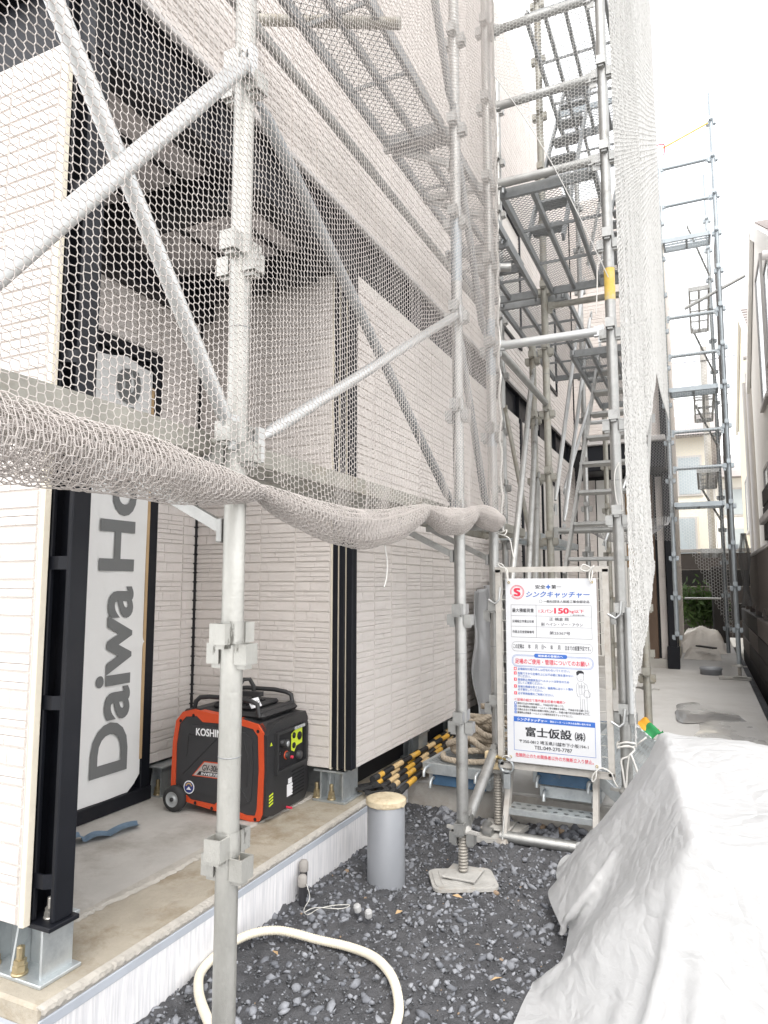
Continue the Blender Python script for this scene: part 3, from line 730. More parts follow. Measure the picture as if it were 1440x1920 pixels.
def standard(label, x, y, z0, z1, m='galv', nodes=None, joints=(), base=None, jack=.0, group=None, bands=()):
    t = thing('scaffold_pole', label, 'scaffold pole', (x, y, 0), 0, group)
    mb = MB(); zs = [z0] + [j for j in joints if z0 < j < z1] + [z1]
    for a, b in zip(zs, zs[1:]): mb.path([(0, 0, a + .001), (0, 0, b - .001)], RP, 22)
    mb.build('tube', m, t)
    for j in joints:
        if z0 < j < z1: MB().lathe([(RP - .002, j - .0025), (RP + .0006, j - .001), (RP + .0006, j + .001), (RP - .002, j + .0025)], n=22).build('joint_line', 'galv_dark', t)
    for a, b, bm in bands: MB().lathe([(RP + .0006, a), (RP + .0006, b)], n=22).build('painted_band', bm, t)
    for z in (nodes if nodes is not None else [NODE(k) for k in range(0, 20) if z0 + .05 < NODE(k) < z1 - .02]):
        r = bpy.data.objects.new('pocket_ring', RING.get(m, RING['galv'])); COL.objects.link(r); r.parent = t; r.location = (0, 0, z)
    if base is not None:        # screw jack on a plate
        prof = []; z = base + .012
        while z < z0 + .01: prof += [(.0165, z), (.0168, z + .003), (.0212, z + .006), (.0212, z + .008), (.0168, z + .011)]; z += .0125
        MB().lathe(prof, n=18).build('jack_screw', 'screw', t)
        n_ = MB(); n_.lathe([(.020, z0 - .006), (.036, z0 - .002), (.036, z0 + .014), (.028, z0 + .020), (.026, z0 + .03)], n=16)
        n_.obox((-.075, .02, z0 + .006), (.075, -.02, z0 + .006), .012, .012); n_.build('jack_nut', 'dusty_plate', t)
        b = MB(); b.cbox(-.07, .07, -.07, .07, base, base + .008, .002); b.build('jack_plate', 'dusty_plate', t)
    return t
def pipe(name, label, cat, p0, p1, r, m='galv', n=16, wedge=True, group=None):
    p0, p1 = Vector(p0), Vector(p1)
    t = thing(name, label, cat, p0, 0, group); d = p1 - p0; L = d.length; u = d / L
    MB().path([u * .035, u * (L - .035)], r, n).build('tube', m, t)
    if wedge:
        for s, k in ((0, 1), (L, -1)):
            w_ = MB(); w_.obox(u * (s + k * .012), u * (s + k * .05), r * 1.15, r * 2.2); w_.obox(u * (s + k * .016) + V(0, 0, .03), u * (s + k * .016) + V(0, 0, -.055), .008, .03, up=u)
            w_.build('wedge_head', m, t)
    return t
def brace(label, p0, p1, r=.0195, m='galv_white', group='scaffold braces'):
    p0, p1 = Vector(p0), Vector(p1); t = thing('scaffold_brace', label, 'brace', p0, 0, group); d = p1 - p0; L = d.length; u = d / L
    MB().path([V(0, 0, 0) + u * k * L for k in (.03, .06, .5, .94, .97)], r, 14, rs=[r * .55, r, r, r, r * .55]).build('tube', m, t)
    for s, k in ((0, 1), (L, -1)):
        w_ = MB(); w_.obox(u * (s + k * .005), u * (s + k * .05), .006, r * 2.1); w_.obox(u * (s + k * .02) + V(.012, 0, .03), u * (s + k * .02) + V(.012, 0, -.05), .010, .026, up=(0, 1, 0)); w_.build('hook_end', m, t)
    return t
def mesh_floor(x0, x1, y0, y1, z, cell=.034, r=.0018):
    """expanded-metal floor as real diamond strands"""
    nu = int((x1 - x0) / (cell * .5)) + 1; nv = int((y1 - y0) / (cell * .45)) + 1
    I, J = np.meshgrid(np.arange(nu), np.arange(nv), indexing='ij'); ok = ((I + J) % 2 == 0)
    P = np.stack([x0 + (x1 - x0) * I / (nu - 1), y0 + (y1 - y0) * J / (nv - 1), np.full(I.shape, z)], -1).reshape(-1, 3)
    idx = I * nv + J; e1 = np.stack([idx[:-1, :-1], idx[1:, 1:]], -1)[ok[:-1, :-1]]; e2 = np.stack([idx[1:, :-1], idx[:-1, 1:]], -1)[ok[1:, :-1]]
    return strands(P, np.concatenate([e1.reshape(-1, 2), e2.reshape(-1, 2)]), r)
def deck(label, x0, x1, y0, y1, z, m='galv', along='y', hooks=True, bars=3, runners=1, endm=None, group='scaffold decks', cell=.034):
    t = thing('scaffold_deck', label, 'deck', ((x0+x1)/2, (y0+y1)/2, z), 0, group); cx, cy = (x0+x1)/2, (y0+y1)/2
    X0, X1, Y0, Y1 = x0-cx, x1-cx, y0-cy, y1-cy
    for a in (X0, X1 - .022):
        r_ = MB(); r_.cbox(a, a + .022, Y0, Y1, -.052, .0, .002); r_.build('side_rail', m, t)
    for k in range(runners):
        a = X0 + (X1 - X0) * (k + 1) / (runners + 1)
        r_ = MB(); r_.cbox(a - .011, a + .011, Y0 + .022, Y1 - .022, -.045, -.006, .002); r_.build('centre_rail', m, t)
    for b in (Y0, Y1 - .022):
        r_ = MB(); r_.cbox(X0 + .0225, X1 - .0225, b, b + .022, -.056, -.001, .002); r_.build('end_rail', endm or m, t)
    for k in range(bars):
        b = Y0 + (Y1 - Y0) * (k + 1) / (bars + 1); r_ = MB(); r_.box(X0 + .022, X1 - .022, b - .004, b + .004, -.03, -.012); r_.build('cross_bar', m, t)
    v, f = mesh_floor(X0 + .01, X1 - .01, Y0 + .01, Y1 - .01, -.002, cell); o = nm_mesh('mesh_floor', v, f, m, t); o['kind'] = 'stuff'
    if hooks:
        for b, s in ((Y0, -1), (Y1, 1)):
            for a in (X0 + .03, X1 - .03):
                h = MB(); h.path([(a, b + s*.002, -.02), (a, b + s*.03, -.018), (a, b + s*.052, -.032), (a, b + s*.054, -.058)], .009, 8); h.build('hook', m, t)
    return t
def bracket(label, x, y, z, ln=.36, m='galv'):
    t = thing('scaffold_bracket', label, 'bracket', (x, y, z), 0, 'brackets carrying the decks')
    a = MB(); a.obox((-.03, 0, -.075), (-ln, 0, -.075), .03, .036); a.build('arm', m, t)
    s = MB(); s.obox((-.036, 0, -.235), (-ln + .03, 0, -.085), .018, .026); s.build('strut', m, t)
    p = MB(); p.cbox(-.042, -.027, -.015, .015, -.27, -.215, .002); p.build('foot_plate', m, t)
    return t
XP = -.962
# --- standards along the facade
P0 = standard('scaffold pole just past the left edge where the crossed braces start', XP, .55, 0., 3.6, 'galv_near', joints=(1.2,), nodes=[])
P1 = standard('thick pale scaffold pole in the foreground standing beside the generator', XP, 1.272, -.02, 4.2, 'galv_near', joints=(.86, 1.83, 2.86))
P2 = standard('scaffold pole on a square base plate in the gravel', XP, 2.867, .205, 5.6, 'galv', nodes=[NODE(k) for k in range(0, 12)], joints=(.94, 1.83, 3.7), base=.035, bands=((2.60, 2.92, 'galv_blue'),))
def rpad(m, hx, hy, r, z0, z1):
    pts = []
    for cx, cy, a0 in ((hx-r, hy-r, 0), (-hx+r, hy-r, 90), (-hx+r, -hy+r, 180), (hx-r, -hy+r, 270)):
        for k in range(6): pts.append((cx + r*math.cos(R(a0+18*k)), cy + r*math.sin(R(a0+18*k))))
    m.prism(pts, z0, z1)
bp = MB(); rpad(bp, .135, .105, .04, 0, .012); rpad(bp, .122, .092, .034, .012, .017); rpad(bp, .095, .07, .01, .0175, .020); bp.lathe([(.02, .016), (.06, .016), (.062, .021), (.0, .021)], n=20)
bpo = bp.build('base_pad', 'dusty_plate'); bpo.location = (XP, 2.86, .008); bpo.rotation_euler = (0, 0, R(28)); tag(bpo, 'rounded plastic pad under the pole base plate in the gravel', 'base pad')
X4 = -.352
P3 = standard('front left pole of the stair tower beside the white sign', -.950, 3.37, .33, 5.6, 'galv', joints=(.93, 1.83, 3.1), base=.075, bands=((1.93, 2.0, 'galv_blue'), (2.30, 2.60, 'galv_blue')))
P4 = standard('front right pole of the stair tower with a yellow painted band', X4, 3.37, .30, 5.6, 'galv', joints=(.62, 1.72, 2.76), base=.06, bands=((2.60, 2.76, 'yellow_paint'),))
c_ = MB(); c_.cbox(-.045, .045, -.012, .012, 0, .035, .004); c_.cbox(-.028, .028, -.02, .02, -.035, .0, .004); c_.cbox(-.05, -.02, -.016, .016, .01, .045, .004)
co = c_.build('wedge_clamp', 'cream_clamp'); co.location = (-.950, 3.335, .385); tag(co, 'cream painted clamp above the threaded jack left of the ladder', 'clamp')
# inner and rear standards of the tower
standard('old grey stub pole inside the stair tower, ending under the deck', -1.085, 4.98, .2, 3.02, 'galv_old', joints=(1.83,))
standard('rear left pole of the stair tower carrying the first deck', -.955, 4.82, .2, 5.8, 'galv_old', joints=(2.04, 2.72))
standard('pole near the wall seen left of the tower braces', -1.39, 5.25, .2, 5.4, 'galv', joints=(1.83,))
standard('slim pole in the depth of the stair tower', -1.03, 7.05, .2, 5.6, 'galv', joints=(2.2,))
standard('rear right pole of the stair tower behind the ladder', -.36, 4.82, .2, 6.6, 'galv_old', joints=(2.4,))
standard('far pole under the entrance canopy', -.86, 7.3, .2, 3.1, 'galv_old', nodes=[NODE(k) for k in range(1, 6)])
# --- pair of crossed braces left of the near pole, and in the next bay
brace('white brace rising to the right across the top left', (XP + .028, .60, 1.63), (XP + .028, 1.262, 2.50), .0195)
brace('white brace falling to the right in the top left', (XP + .002, .60, 2.40), (XP + .002, 1.255, 1.57), .0175)
brace('thin white brace rising from the foreground pole to the next one', (XP + .02, 1.30, 1.56), (XP + .02, 2.85, 2.45), .0165)
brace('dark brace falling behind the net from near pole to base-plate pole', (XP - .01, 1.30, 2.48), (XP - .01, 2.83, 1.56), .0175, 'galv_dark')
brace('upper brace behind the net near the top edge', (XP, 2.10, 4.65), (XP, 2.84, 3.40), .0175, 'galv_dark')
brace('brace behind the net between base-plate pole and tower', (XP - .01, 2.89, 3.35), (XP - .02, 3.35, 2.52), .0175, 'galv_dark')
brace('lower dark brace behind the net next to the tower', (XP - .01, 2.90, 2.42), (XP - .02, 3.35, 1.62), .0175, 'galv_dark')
pipe('ledger', 'long pipe running along the upper wall behind the net', 'pipe', (-1.35, .9, 3.19), (-1.35, 4.8, 3.19), .0213, 'galv', wedge=False)
pipe('ledger', 'tie pipe from the tall wall to the scaffold near the top edge', 'pipe', (-1.50, 2.02, 3.42), (-.90, 2.17, 3.30), .021, 'galv_old', wedge=False)
d_ = MB(); d_.lathe([(0, 0), (.055, 0), (.06, .008), (.05, .018), (.02, .03), (.018, .06)], n=20, axis='x'); d_o = d_.build('wall_tie_disc', 'galv', None); d_o.location = (-1.52, 2.02, 3.42); tag(d_o, 'round wall tie disc pressed against the upper siding', 'wall tie')
# --- decks on brackets
for k, (y, zz) in enumerate(((1.272, 1.60), (2.867, 1.60), (3.37, 1.60))):
    bracket(('bracket under the low deck at the foreground pole', 'bracket under the low deck at the base-plate pole', 'bracket under the low deck at the tower pole')[k], XP if k < 2 else -.95, y, zz)
for k, y in enumerate((2.867, 3.37)):
    bracket(('bracket under the high deck at the base-plate pole', 'bracket under the high deck at the tower pole')[k], XP if k < 1 else -.95, y, 3.42)
deck('low deck behind the net roll at the left edge', -1.32, -1.02, -.30, 1.255, 1.585, 'galv_old')
deck('low deck behind the net between near pole and base-plate pole', -1.32, -1.02, 1.30, 2.85, 1.585, 'galv_old')
deck('low deck between base-plate pole and stair tower', -1.32, -1.02, 2.89, 4.35, 1.585, 'galv_old')
deck('grey low deck running along the wall behind the tower', -1.40, -1.10, 5.05, 6.9, 1.62, 'galv_plate')
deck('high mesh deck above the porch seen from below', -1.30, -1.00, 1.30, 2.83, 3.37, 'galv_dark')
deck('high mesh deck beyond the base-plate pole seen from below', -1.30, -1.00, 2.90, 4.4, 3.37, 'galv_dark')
pipe('ledger', 'stub pipe end poking out beside the tower deck', 'pipe', (-1.16, 3.55, 3.0), (-.86, 3.62, 2.98), .024, 'galv', wedge=False)
# --- stair tower: ledgers across the front, decks, ladder
for k, (z, mm, lab) in enumerate(((2.455, 'galv_white', 'bright white ledger across the tower front, first one above the sign'), (3.335, 'galv', 'ledger carrying the first mesh deck of the tower'), (3.775, 'galv', 'ledger above the first mesh deck of the tower'), (4.215, 'galv', 'top ledger of the tower front near the upper edge'))):
    pipe('ledger', lab, 'pipe', (-.925, 3.37, z), (X4 - .03, 3.37, z), .0225, mm)
pipe('ledger', 'rear ledger of the tower behind the ladder', 'pipe', (-.93, 4.82, 1.60), (-.38, 4.82, 1.60), .0213, 'galv')
pipe('ledger', 'rear upper ledger of the tower below the deck end', 'pipe', (-.93, 4.82, 3.22), (-.38, 4.82, 3.22), .0213, 'galv_old')
pipe('ledger', 'far ledger across the passage behind the ladder', 'pipe', (-1.05, 7.05, 3.30), (-.36, 7.05, 3.30), .0213, 'galv_white')
pipe('ledger', 'lower far ledger across the passage behind the ladder', 'pipe', (-1.05, 7.05, 2.85), (-.36, 7.05, 2.85), .0213, 'galv_white')
pipe('ledger', 'side ledger from tower pole to the rear, left', 'pipe', (-.955, 3.40, 2.50), (-.955, 4.80, 2.50), .0213, 'galv')
pipe('ledger', 'bottom ledger lying along the gravel before the ladder', 'pipe', (-.955, 3.29, .06), (-.30, 3.33, .045), .026, 'galv', wedge=False)
el = MB(); el.path([(-.955, 3.29, .062), (-.985, 3.295, .062), (-1.0, 3.32, .065), (-1.0, 3.36, .075)], .027, 12); elo = el.build('pipe_elbow', 'galv'); tag(elo, 'bent end of the pipe lying on the gravel', 'pipe elbow')
pipe('ledger', 'short slanting ledger joining base-plate pole and tower pole low down', 'pipe', (XP + .01, 2.89, .235), (-.955, 3.36, .445), .0235, 'galv')
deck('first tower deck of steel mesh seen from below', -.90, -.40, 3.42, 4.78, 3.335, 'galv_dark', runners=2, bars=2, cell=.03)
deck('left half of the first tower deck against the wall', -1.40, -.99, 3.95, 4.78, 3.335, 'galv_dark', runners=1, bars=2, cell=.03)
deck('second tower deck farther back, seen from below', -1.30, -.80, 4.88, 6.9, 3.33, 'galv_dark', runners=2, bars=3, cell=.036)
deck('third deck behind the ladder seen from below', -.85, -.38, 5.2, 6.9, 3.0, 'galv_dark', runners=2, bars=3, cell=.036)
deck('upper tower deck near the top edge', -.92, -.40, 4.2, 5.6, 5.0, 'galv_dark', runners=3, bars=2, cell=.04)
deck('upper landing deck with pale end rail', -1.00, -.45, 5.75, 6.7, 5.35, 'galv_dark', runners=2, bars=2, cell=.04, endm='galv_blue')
def ladder(label, xl, xr, y0, z0, y1, z1, n, m='galv', plain=True, cat='stair'):
    t = thing('scaffold_stair', label, cat, (xl, y0, z0)); dy, dz = y1 - y0, z1 - z0; wd = xr - xl
    for x in (0, wd):
        s = MB(); s.obox((x, 0, 0), (x, dy, dz), .018, .050, up=(0, -dz, dy)); s.build('stringer', m, t)
    for k in range(n):
        a = (k + .5) / n; y, z = dy * a, dz * a
        s = MB(); s.cbox(.012, wd - .012, y - .065, y + .065, z - .022, z, .004); s.build('tread', m, t)
    return t
ladder('long stair rising through the tower behind the right pole', -.735, -.30, 4.10, 1.28, 6.12, 3.32, 9, 'galv')
ladder('dark upper stair seen through the mesh decks', -.60, -.36, 5.0, 3.4, 6.6, 5.0, 8, 'galv_dark')
ladder('grey upper stair against the sky', -.98, -.74, 4.4, 3.5, 6.2, 5.9, 8, 'galv_dark')
# stepped bottom ladder in front of the sign foot, with one wide perforated tread
t = thing('step_ladder', 'bottom steps of the tower below the sign, with a perforated tread', 'steps', (-.90, 3.28, .02))
for x, sg in ((0, 1), (.415, -1)):
    s = MB(); s.obox((x, 0, 0), (x + .012 * sg, .235, .62), .024, .046, up=(0, -1, .3)); s.build('stringer', 'gate_steel', t)
rod = MB(); rod.path([(-.004, -.012, .03), (-.004, .015, .10), (-.002, .04, .15)], .006, 8); rod.build('hook_rod', 'galv', t)
tr_ = MB()
hx = [(-.16 + .0457 * i, j) for i in range(8) for j in (0, 1)]
px0, px1, py0, py1, pz = .010, .405, .05, .155, .158
# perforated top: strips around the holes
nx = 8; cw = (px1 - px0) / nx
for j in range(2):
    for i in range(nx):
        a0 = px0 + cw * i; b0 = py0 + (py1 - py0) * j / 2; b1 = py0 + (py1 - py0) * (j + 1) / 2
        hxm, hym = a0 + cw/2 + (.006 if j else -.006), (b0 + b1) / 2; hw, hh = .0125, .0105; n = 12
        ring_o = []; ring_i = []
        for k in range(n):
            an = 2*math.pi*k/n + math.pi/n; cxn, syn = math.cos(an), math.sin(an); s_ = 1 / max(abs(cxn), abs(syn))
            ring_o.append((a0 + cw/2 + cxn * s_ * cw/2, (b0+b1)/2 + syn * s_ * (b1-b0)/2, pz)); ring_i.append((hxm + cxn*hw, hym + syn*hh, pz))
        tr_.add(ring_o + ring_i, [(k, (k+1) % n, n + (k+1) % n, n + k) for k in range(n)])
tr_.cbox(px0, px1, py0 - .003, py0, pz - .028, pz, .001); tr_.cbox(px0, px1, py1, py1 + .003, pz - .028, pz, .001)
tr_.build('tread', 'galv_plate', t)
for z in (.34, .50):
    s = MB(); s.cbox(.012, .405, .05 + z*.33, .15 + z*.33, z - .024, z, .004); s.build('tread', 'galv_plate', t)
# slanting braces in the left side of the tower
brace('long tower brace leaning right, leftmost of the three', (-.93, 3.60, 1.18), (-1.08, 4.95, 2.80), .0185, 'galv')
brace('long tower brace leaning right, middle of the three', (-.86, 3.62, .95), (-1.07, 4.97, 2.42), .0185, 'galv')
brace('short tower brace leaning right, right of the three', (-.83, 3.66, .80), (-1.07, 4.99, 2.03), .0185, 'galv')
brace('thin brace falling left of the tower stub pole', (-1.36, 5.2, 2.62), (-1.07, 5.0, 1.2), .0165, 'galv_old')
brace('handrail brace rising above the stair, left', (-.93, 4.85, 1.75), (-.97, 6.9, 4.3), .0165, 'galv_white')
brace('handrail brace rising above the stair, right', (-.90, 5.0, 1.62), (-.92, 6.95, 3.95), .0165, 'galv_white')
brace('thin pale brace falling behind the stair', (-.96, 7.0, 3.05), (-1.05, 5.9, 2.0), .015, 'galv_white')
brace('thin brace under the stair falling right', (-.42, 6.3, 2.6), (-.75, 6.0, 1.55), .014, 'galv_white')
brace('pale upper brace crossing the sky in the tower', (-.62, 6.2, 5.1), (-.86, 6.4, 4.2), .0165, 'galv_white')
# --- far scaffold tower across the end of the wing
FY = 8.62; FX = .285
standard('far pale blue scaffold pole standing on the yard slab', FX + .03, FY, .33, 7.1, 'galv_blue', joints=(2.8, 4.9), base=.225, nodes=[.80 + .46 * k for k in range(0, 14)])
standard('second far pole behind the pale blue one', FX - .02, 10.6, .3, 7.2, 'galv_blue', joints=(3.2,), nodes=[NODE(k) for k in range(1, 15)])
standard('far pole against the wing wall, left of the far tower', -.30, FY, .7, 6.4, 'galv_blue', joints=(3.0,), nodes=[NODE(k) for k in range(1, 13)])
for k, z in enumerate((2.57, 3.0, 3.915, 4.385, 5.79, 6.27)):
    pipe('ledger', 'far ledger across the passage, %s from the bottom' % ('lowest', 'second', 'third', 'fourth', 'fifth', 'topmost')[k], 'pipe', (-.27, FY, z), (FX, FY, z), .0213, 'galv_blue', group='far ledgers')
def flat_deck(label, x0, x1, y0, y1, z, m='galv_blue'):
    return deck(label, x0, x1, y0, y1, z, m, runners=1, bars=3, cell=.05, hooks=False)
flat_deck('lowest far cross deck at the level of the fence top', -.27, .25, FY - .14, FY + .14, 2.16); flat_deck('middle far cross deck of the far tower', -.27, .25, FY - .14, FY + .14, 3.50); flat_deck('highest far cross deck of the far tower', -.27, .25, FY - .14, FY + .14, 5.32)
for k, z in enumerate((1.65, 2.6, 3.55, 4.85)):
    flat_deck('far side deck behind the pale pole, %s' % ('lowest of four', 'second of four', 'third of four', 'topmost of four')[k], -.02, .22, FY + .3, 10.5, z, 'galv')
    brace('far diagonal brace behind the net, %s' % ('lowest of four', 'second of four', 'third of four', 'topmost of four')[k], (.0, FY + .2, z + .75), (.24, FY + .9, z + .35), .012, 'galv')
t_ = pipe('ledger', 'pipe stub sticking out to the right above the neighbour roofs', 'pipe', (-.1, FY + .1, 4.5), (.62, FY + .06, 4.80), .02, 'galv', wedge=False)
pipe('ledger', 'top guard pipe with yellow tie at the far pole', 'pipe', (-.26, FY - .02, 6.52), (FX + .03, FY - .02, 6.72), .010, 'yellow_paint', wedge=False)
standard('tall blue-grey pole rising beside the white net at the top edge', -.33, 7.0, 4.5, 8.6, 'galv_blue', joints=(6.8,), nodes=[NODE(k) for k in range(10, 18)])
# single jack leg on the yard slab right of the sign
standard('short dusty pole on a threaded jack on the yard slab', -.365, 4.90, .55, 1.55, 'galv_old', nodes=[.85, 1.3], base=.215)
pl = MB(); pl.cbox(-.15, .15, -.055, .055, 0, .022, .004); pl.build('timber_pad', 'dusty_plate'); plo = bpy.data.objects['timber_pad']; plo.location = (-.365, 4.90, ZY + .001); tag(plo, 'flat board under the threaded jack on the yard slab', 'board')
pl = MB(); pl.cbox(-.16, .16, -.05, .05, 0, .03, .004); plo = pl.build('timber_pad', 'dusty_plate'); plo.location = (FX - .02, FY, ZY + .001); tag(plo, 'flat board under the far blue pole', 'board')
# ================================================================== NETS
def net_object(name, label, P, E, r, m, group=None, parent=None):
    v, q = strands(P, E, r); o = nm_mesh(name, v, q, m, parent)
    if label: tag(o, label, 'safety net', group)
    return o
# main net along the outside of the poles, pinched at the near pole
HW, HP, HA = .0315, .0077, .0015
def hem(y):
    """height of the top of the gathered roll along the net"""
    y = np.asarray(y); b1 = 1.475 + .02 * np.clip((1.27 - y), -1, 1)
    s1 = 1.475 - .065 * np.sin(np.clip((y - 1.27) / 1.02, 0, 1) * np.pi) + .06 * np.clip((y - 1.27) / 1.02, 0, 1)
    s2 = 1.535 - .035 * np.sin(np.clip((y - 2.29) / .58, 0, 1) * np.pi) + .045 * np.clip((y - 2.29) / .58, 0, 1)
    return np.where(y < 1.27, b1, np.where(y < 2.29, s1, s2))
def pinch(y):
    return sum(np.exp(-((y - c) / wdt) ** 2) * a for c, wdt, a in ((1.272, .035, 1.), (2.29, .05, .6), (2.88, .05, .7)))
main = thing('safety_net', 'warm grey safety net stretched along the scaffold with its lower edge gathered in a roll', 'safety net', (-.90, 1.9, 1.4))
mp_ = Matrix.Translation((.90, -1.9, -1.4))
y0n, y1n = .30, 3.345
uv, E = hexlat(int((y1n - y0n) / HW * 2) + 1, int(3.3 / HP), HW, HP, HA)
y = y0n + uv[:, 0]; hz = hem(y); zt = hz + uv[:, 1]
# cells near the hem bunch towards the ties
low_ = np.exp(-uv[:, 1] / .22)
y = y + low_ * .035 * np.sin((y - 1.27) * 6.2) * np.where(y > 1.27, 1, .3)
x = -.897 + .012 * snoise((y, zt), 5, 4, 2.) - .016 * pinch(y) * np.exp(-uv[:, 1] / .5) + low_ * .012 * np.sin(y * 21) * (y > 1.3)
# slanting gather folds in the second bay
for yc, sl, a in ((1.78, .16, .018), (2.24, -.1, .02), (2.6, .1, .012)):
    x = x + a * np.exp(-((y - yc - sl * (zt - 1.5)) / .022) ** 2) * np.exp(-np.clip(zt - 1.5, 0, None) / .35)
P = np.stack([x, y, zt], 1)
P += NR.normal(size=P.shape) * np.array([.0006, .0006, .0006]); P[:, 1] += .006 * snoise((y * 3, zt * 3), 51, 5, 2.); P[:, 2] += .008 * snoise((y * 3, zt * 3), 52, 5, 2.)
zmax = 2.45 + .95 * np.clip(y - .65, 0, None) + .35
ok = (zt < np.minimum(zmax, 4.9)) & (zt > hz - .05)
o = net_object('net_sheet', None, P, keep(uv, E, ok), .00108, 'net'); o.parent = main; o.matrix_parent_inverse = mp_; o['kind'] = 'stuff'
# the gathered roll: several loose layers of the same net around the hem line
def roll(seg, seed, layers):
    ya, yb = seg; out = []
    for li, (rf, phase) in enumerate(layers):
        n_around = 27; nu = int((yb - ya) / (HW * .84) * 2) + 1
        uv, E = hexlat(nu, n_around + 1, HW, 1.0, .0016)
        y = ya + uv[:, 0] / uv[:, 0].max() * (yb - ya); th = uv[:, 1] / n_around * 2 * np.pi * (1.0 if li else 1.0) + phase
        s = (y - ya) / (yb - ya); bulge = np.sin(np.clip(s, .0, 1.) * np.pi) ** .55
        r1 = (.011 + .047 * bulge) * rf; r2 = (.012 + .036 * bulge) * rf
        wob = 1 + .30 * snoise((y * 7, np.cos(th), np.sin(th)), seed, 4, 1.2) + .05 * snoise((y * 30, np.cos(th), np.sin(th)), seed + li, 4, 1.2)
        zc = hem(y) - .030 - .016 * bulge; th = th + .9 * (y - ya)
        out.append((np.stack([-.897 + .004 * np.sin(y * 9) + r2 * wob * np.cos(th), y, zc + r1 * wob * np.sin(th)], 1) + NR.normal(size=(len(y), 3)) * .0005, E))
    return out
for seg, sd in (((-.05, 1.285), 31), ((1.275, 2.30), 37), ((2.28, 2.90), 41), ((2.88, 3.35), 43)):
    for P, E in roll(seg, sd, ((1., 0.), (.86, .7), (.68, 1.6), (.45, 2.6)) if seg[0] < 1 else ((1., 0.), (.80, .7), (.55, 1.6))):
        o = net_object('net_roll', None, P, E, .00108, 'net'); o.parent = main; o.matrix_parent_inverse = mp_; o['kind'] = 'stuff'
# hem cord inside the roll and tie strings
for a, b in ((0., 1.27), (1.27, 2.29), (2.29, 3.34)):
    ys = np.linspace(a, b, 24); c_ = MB(); c_.path([(-.897, q, float(hem(q)) - .02) for q in ys], .005, 6); o = c_.build('hem_cord', 'net'); o.parent = main; o.matrix_parent_inverse = mp_
ed = MB(); zs = np.linspace(1.5, 4.85, 60); ed.path([(-.90 + .006 * math.sin(z * 31), 3.348 + .003 * math.sin(z * 47), z) for z in zs], .0065, 6); o = ed.build('edge_cord', 'cord_white'); o.parent = main; o.matrix_parent_inverse = mp_
def cord(label, pts, r=.0028, m='cord_white', cat='cord'):
    ctr = []; pts = [Vector(p) for p in pts]
    for i in range(len(pts) - 1):        # catmull-rom
        p0, p1, p2, p3 = pts[max(i-1, 0)], pts[i], pts[i+1], pts[min(i+2, len(pts)-1)]
        for k in range(8):
            t = k / 8; ctr.append(.5 * ((2*p1) + (p2-p0)*t + (2*p0-5*p1+4*p2-p3)*t*t + (3*p1-p0-3*p2+p3)*t**3))
    ctr.append(pts[-1]); mb = MB(); mb.path(ctr, r, 7); o = mb.build('tie_cord', m); tag(o, label, cat); return o
cord('thin string hanging from the net roll over the siding', [(-.93, 2.02, 1.42), (-.935, 2.03, 1.36), (-.93, 2.035, 1.31), (-.925, 2.02, 1.26), (-.925, 2.0, 1.225)], .0022)
cord('white string knotted at the tower pole below the net', [(-.94, 3.33, 1.505), (-.90, 3.32, 1.49), (-.87, 3.32, 1.50), (-.88, 3.31, 1.475), (-.92, 3.32, 1.485), (-.86, 3.32, 1.46), (-.845, 3.32, 1.40), (-.84, 3.32, 1.37)], .003)
cord('pale loop of string hanging right of the tower pole', [(-.335, 3.34, 1.80), (-.355, 3.32, 1.74), (-.35, 3.32, 1.62), (-.325, 3.32, 1.57), (-.33, 3.32, 1.68), (-.333, 3.33, 1.79)], .0032)
cord('white string hanging under the tower deck by the yellow band', [(-.375, 3.34, 2.80), (-.40, 3.33, 2.77), (-.405, 3.33, 2.68), (-.41, 3.33, 2.60), (-.415, 3.33, 2.53)], .003)
# tower front net, its lower edge cut on the slant
uv, E = hexlat(int(.60 / .036 * 2), int(2.4 / .0095), .036, .0095, .002)
x = -.952 + uv[:, 0]; z = 2.62 + uv[:, 1]; s = (x + .952) / .6
line = 4.02 - 1.32 * s + .10 * np.sin(s * np.pi)
P = np.stack([x, 3.325 + .02 * np.sin(s * np.pi) + .01 * snoise((x, z), 8, 4, 3.), z], 1) + NR.normal(size=(len(x), 3)) * .0008
o = net_object('safety_net', 'pale net hung across the upper tower front with a slanting lower edge', P, keep(uv, E, (z > line) & (z < 4.95)), .0011, 'net_white')
ln = MB(); ss = np.linspace(0, 1, 30); ln.path([(-.952 + .6 * q, 3.325 + .02 * math.sin(q * math.pi), 4.02 - 1.32 * q + .10 * math.sin(q * math.pi)) for q in ss], .0026, 6); ln.build('edge_cord', 'net_white', o)
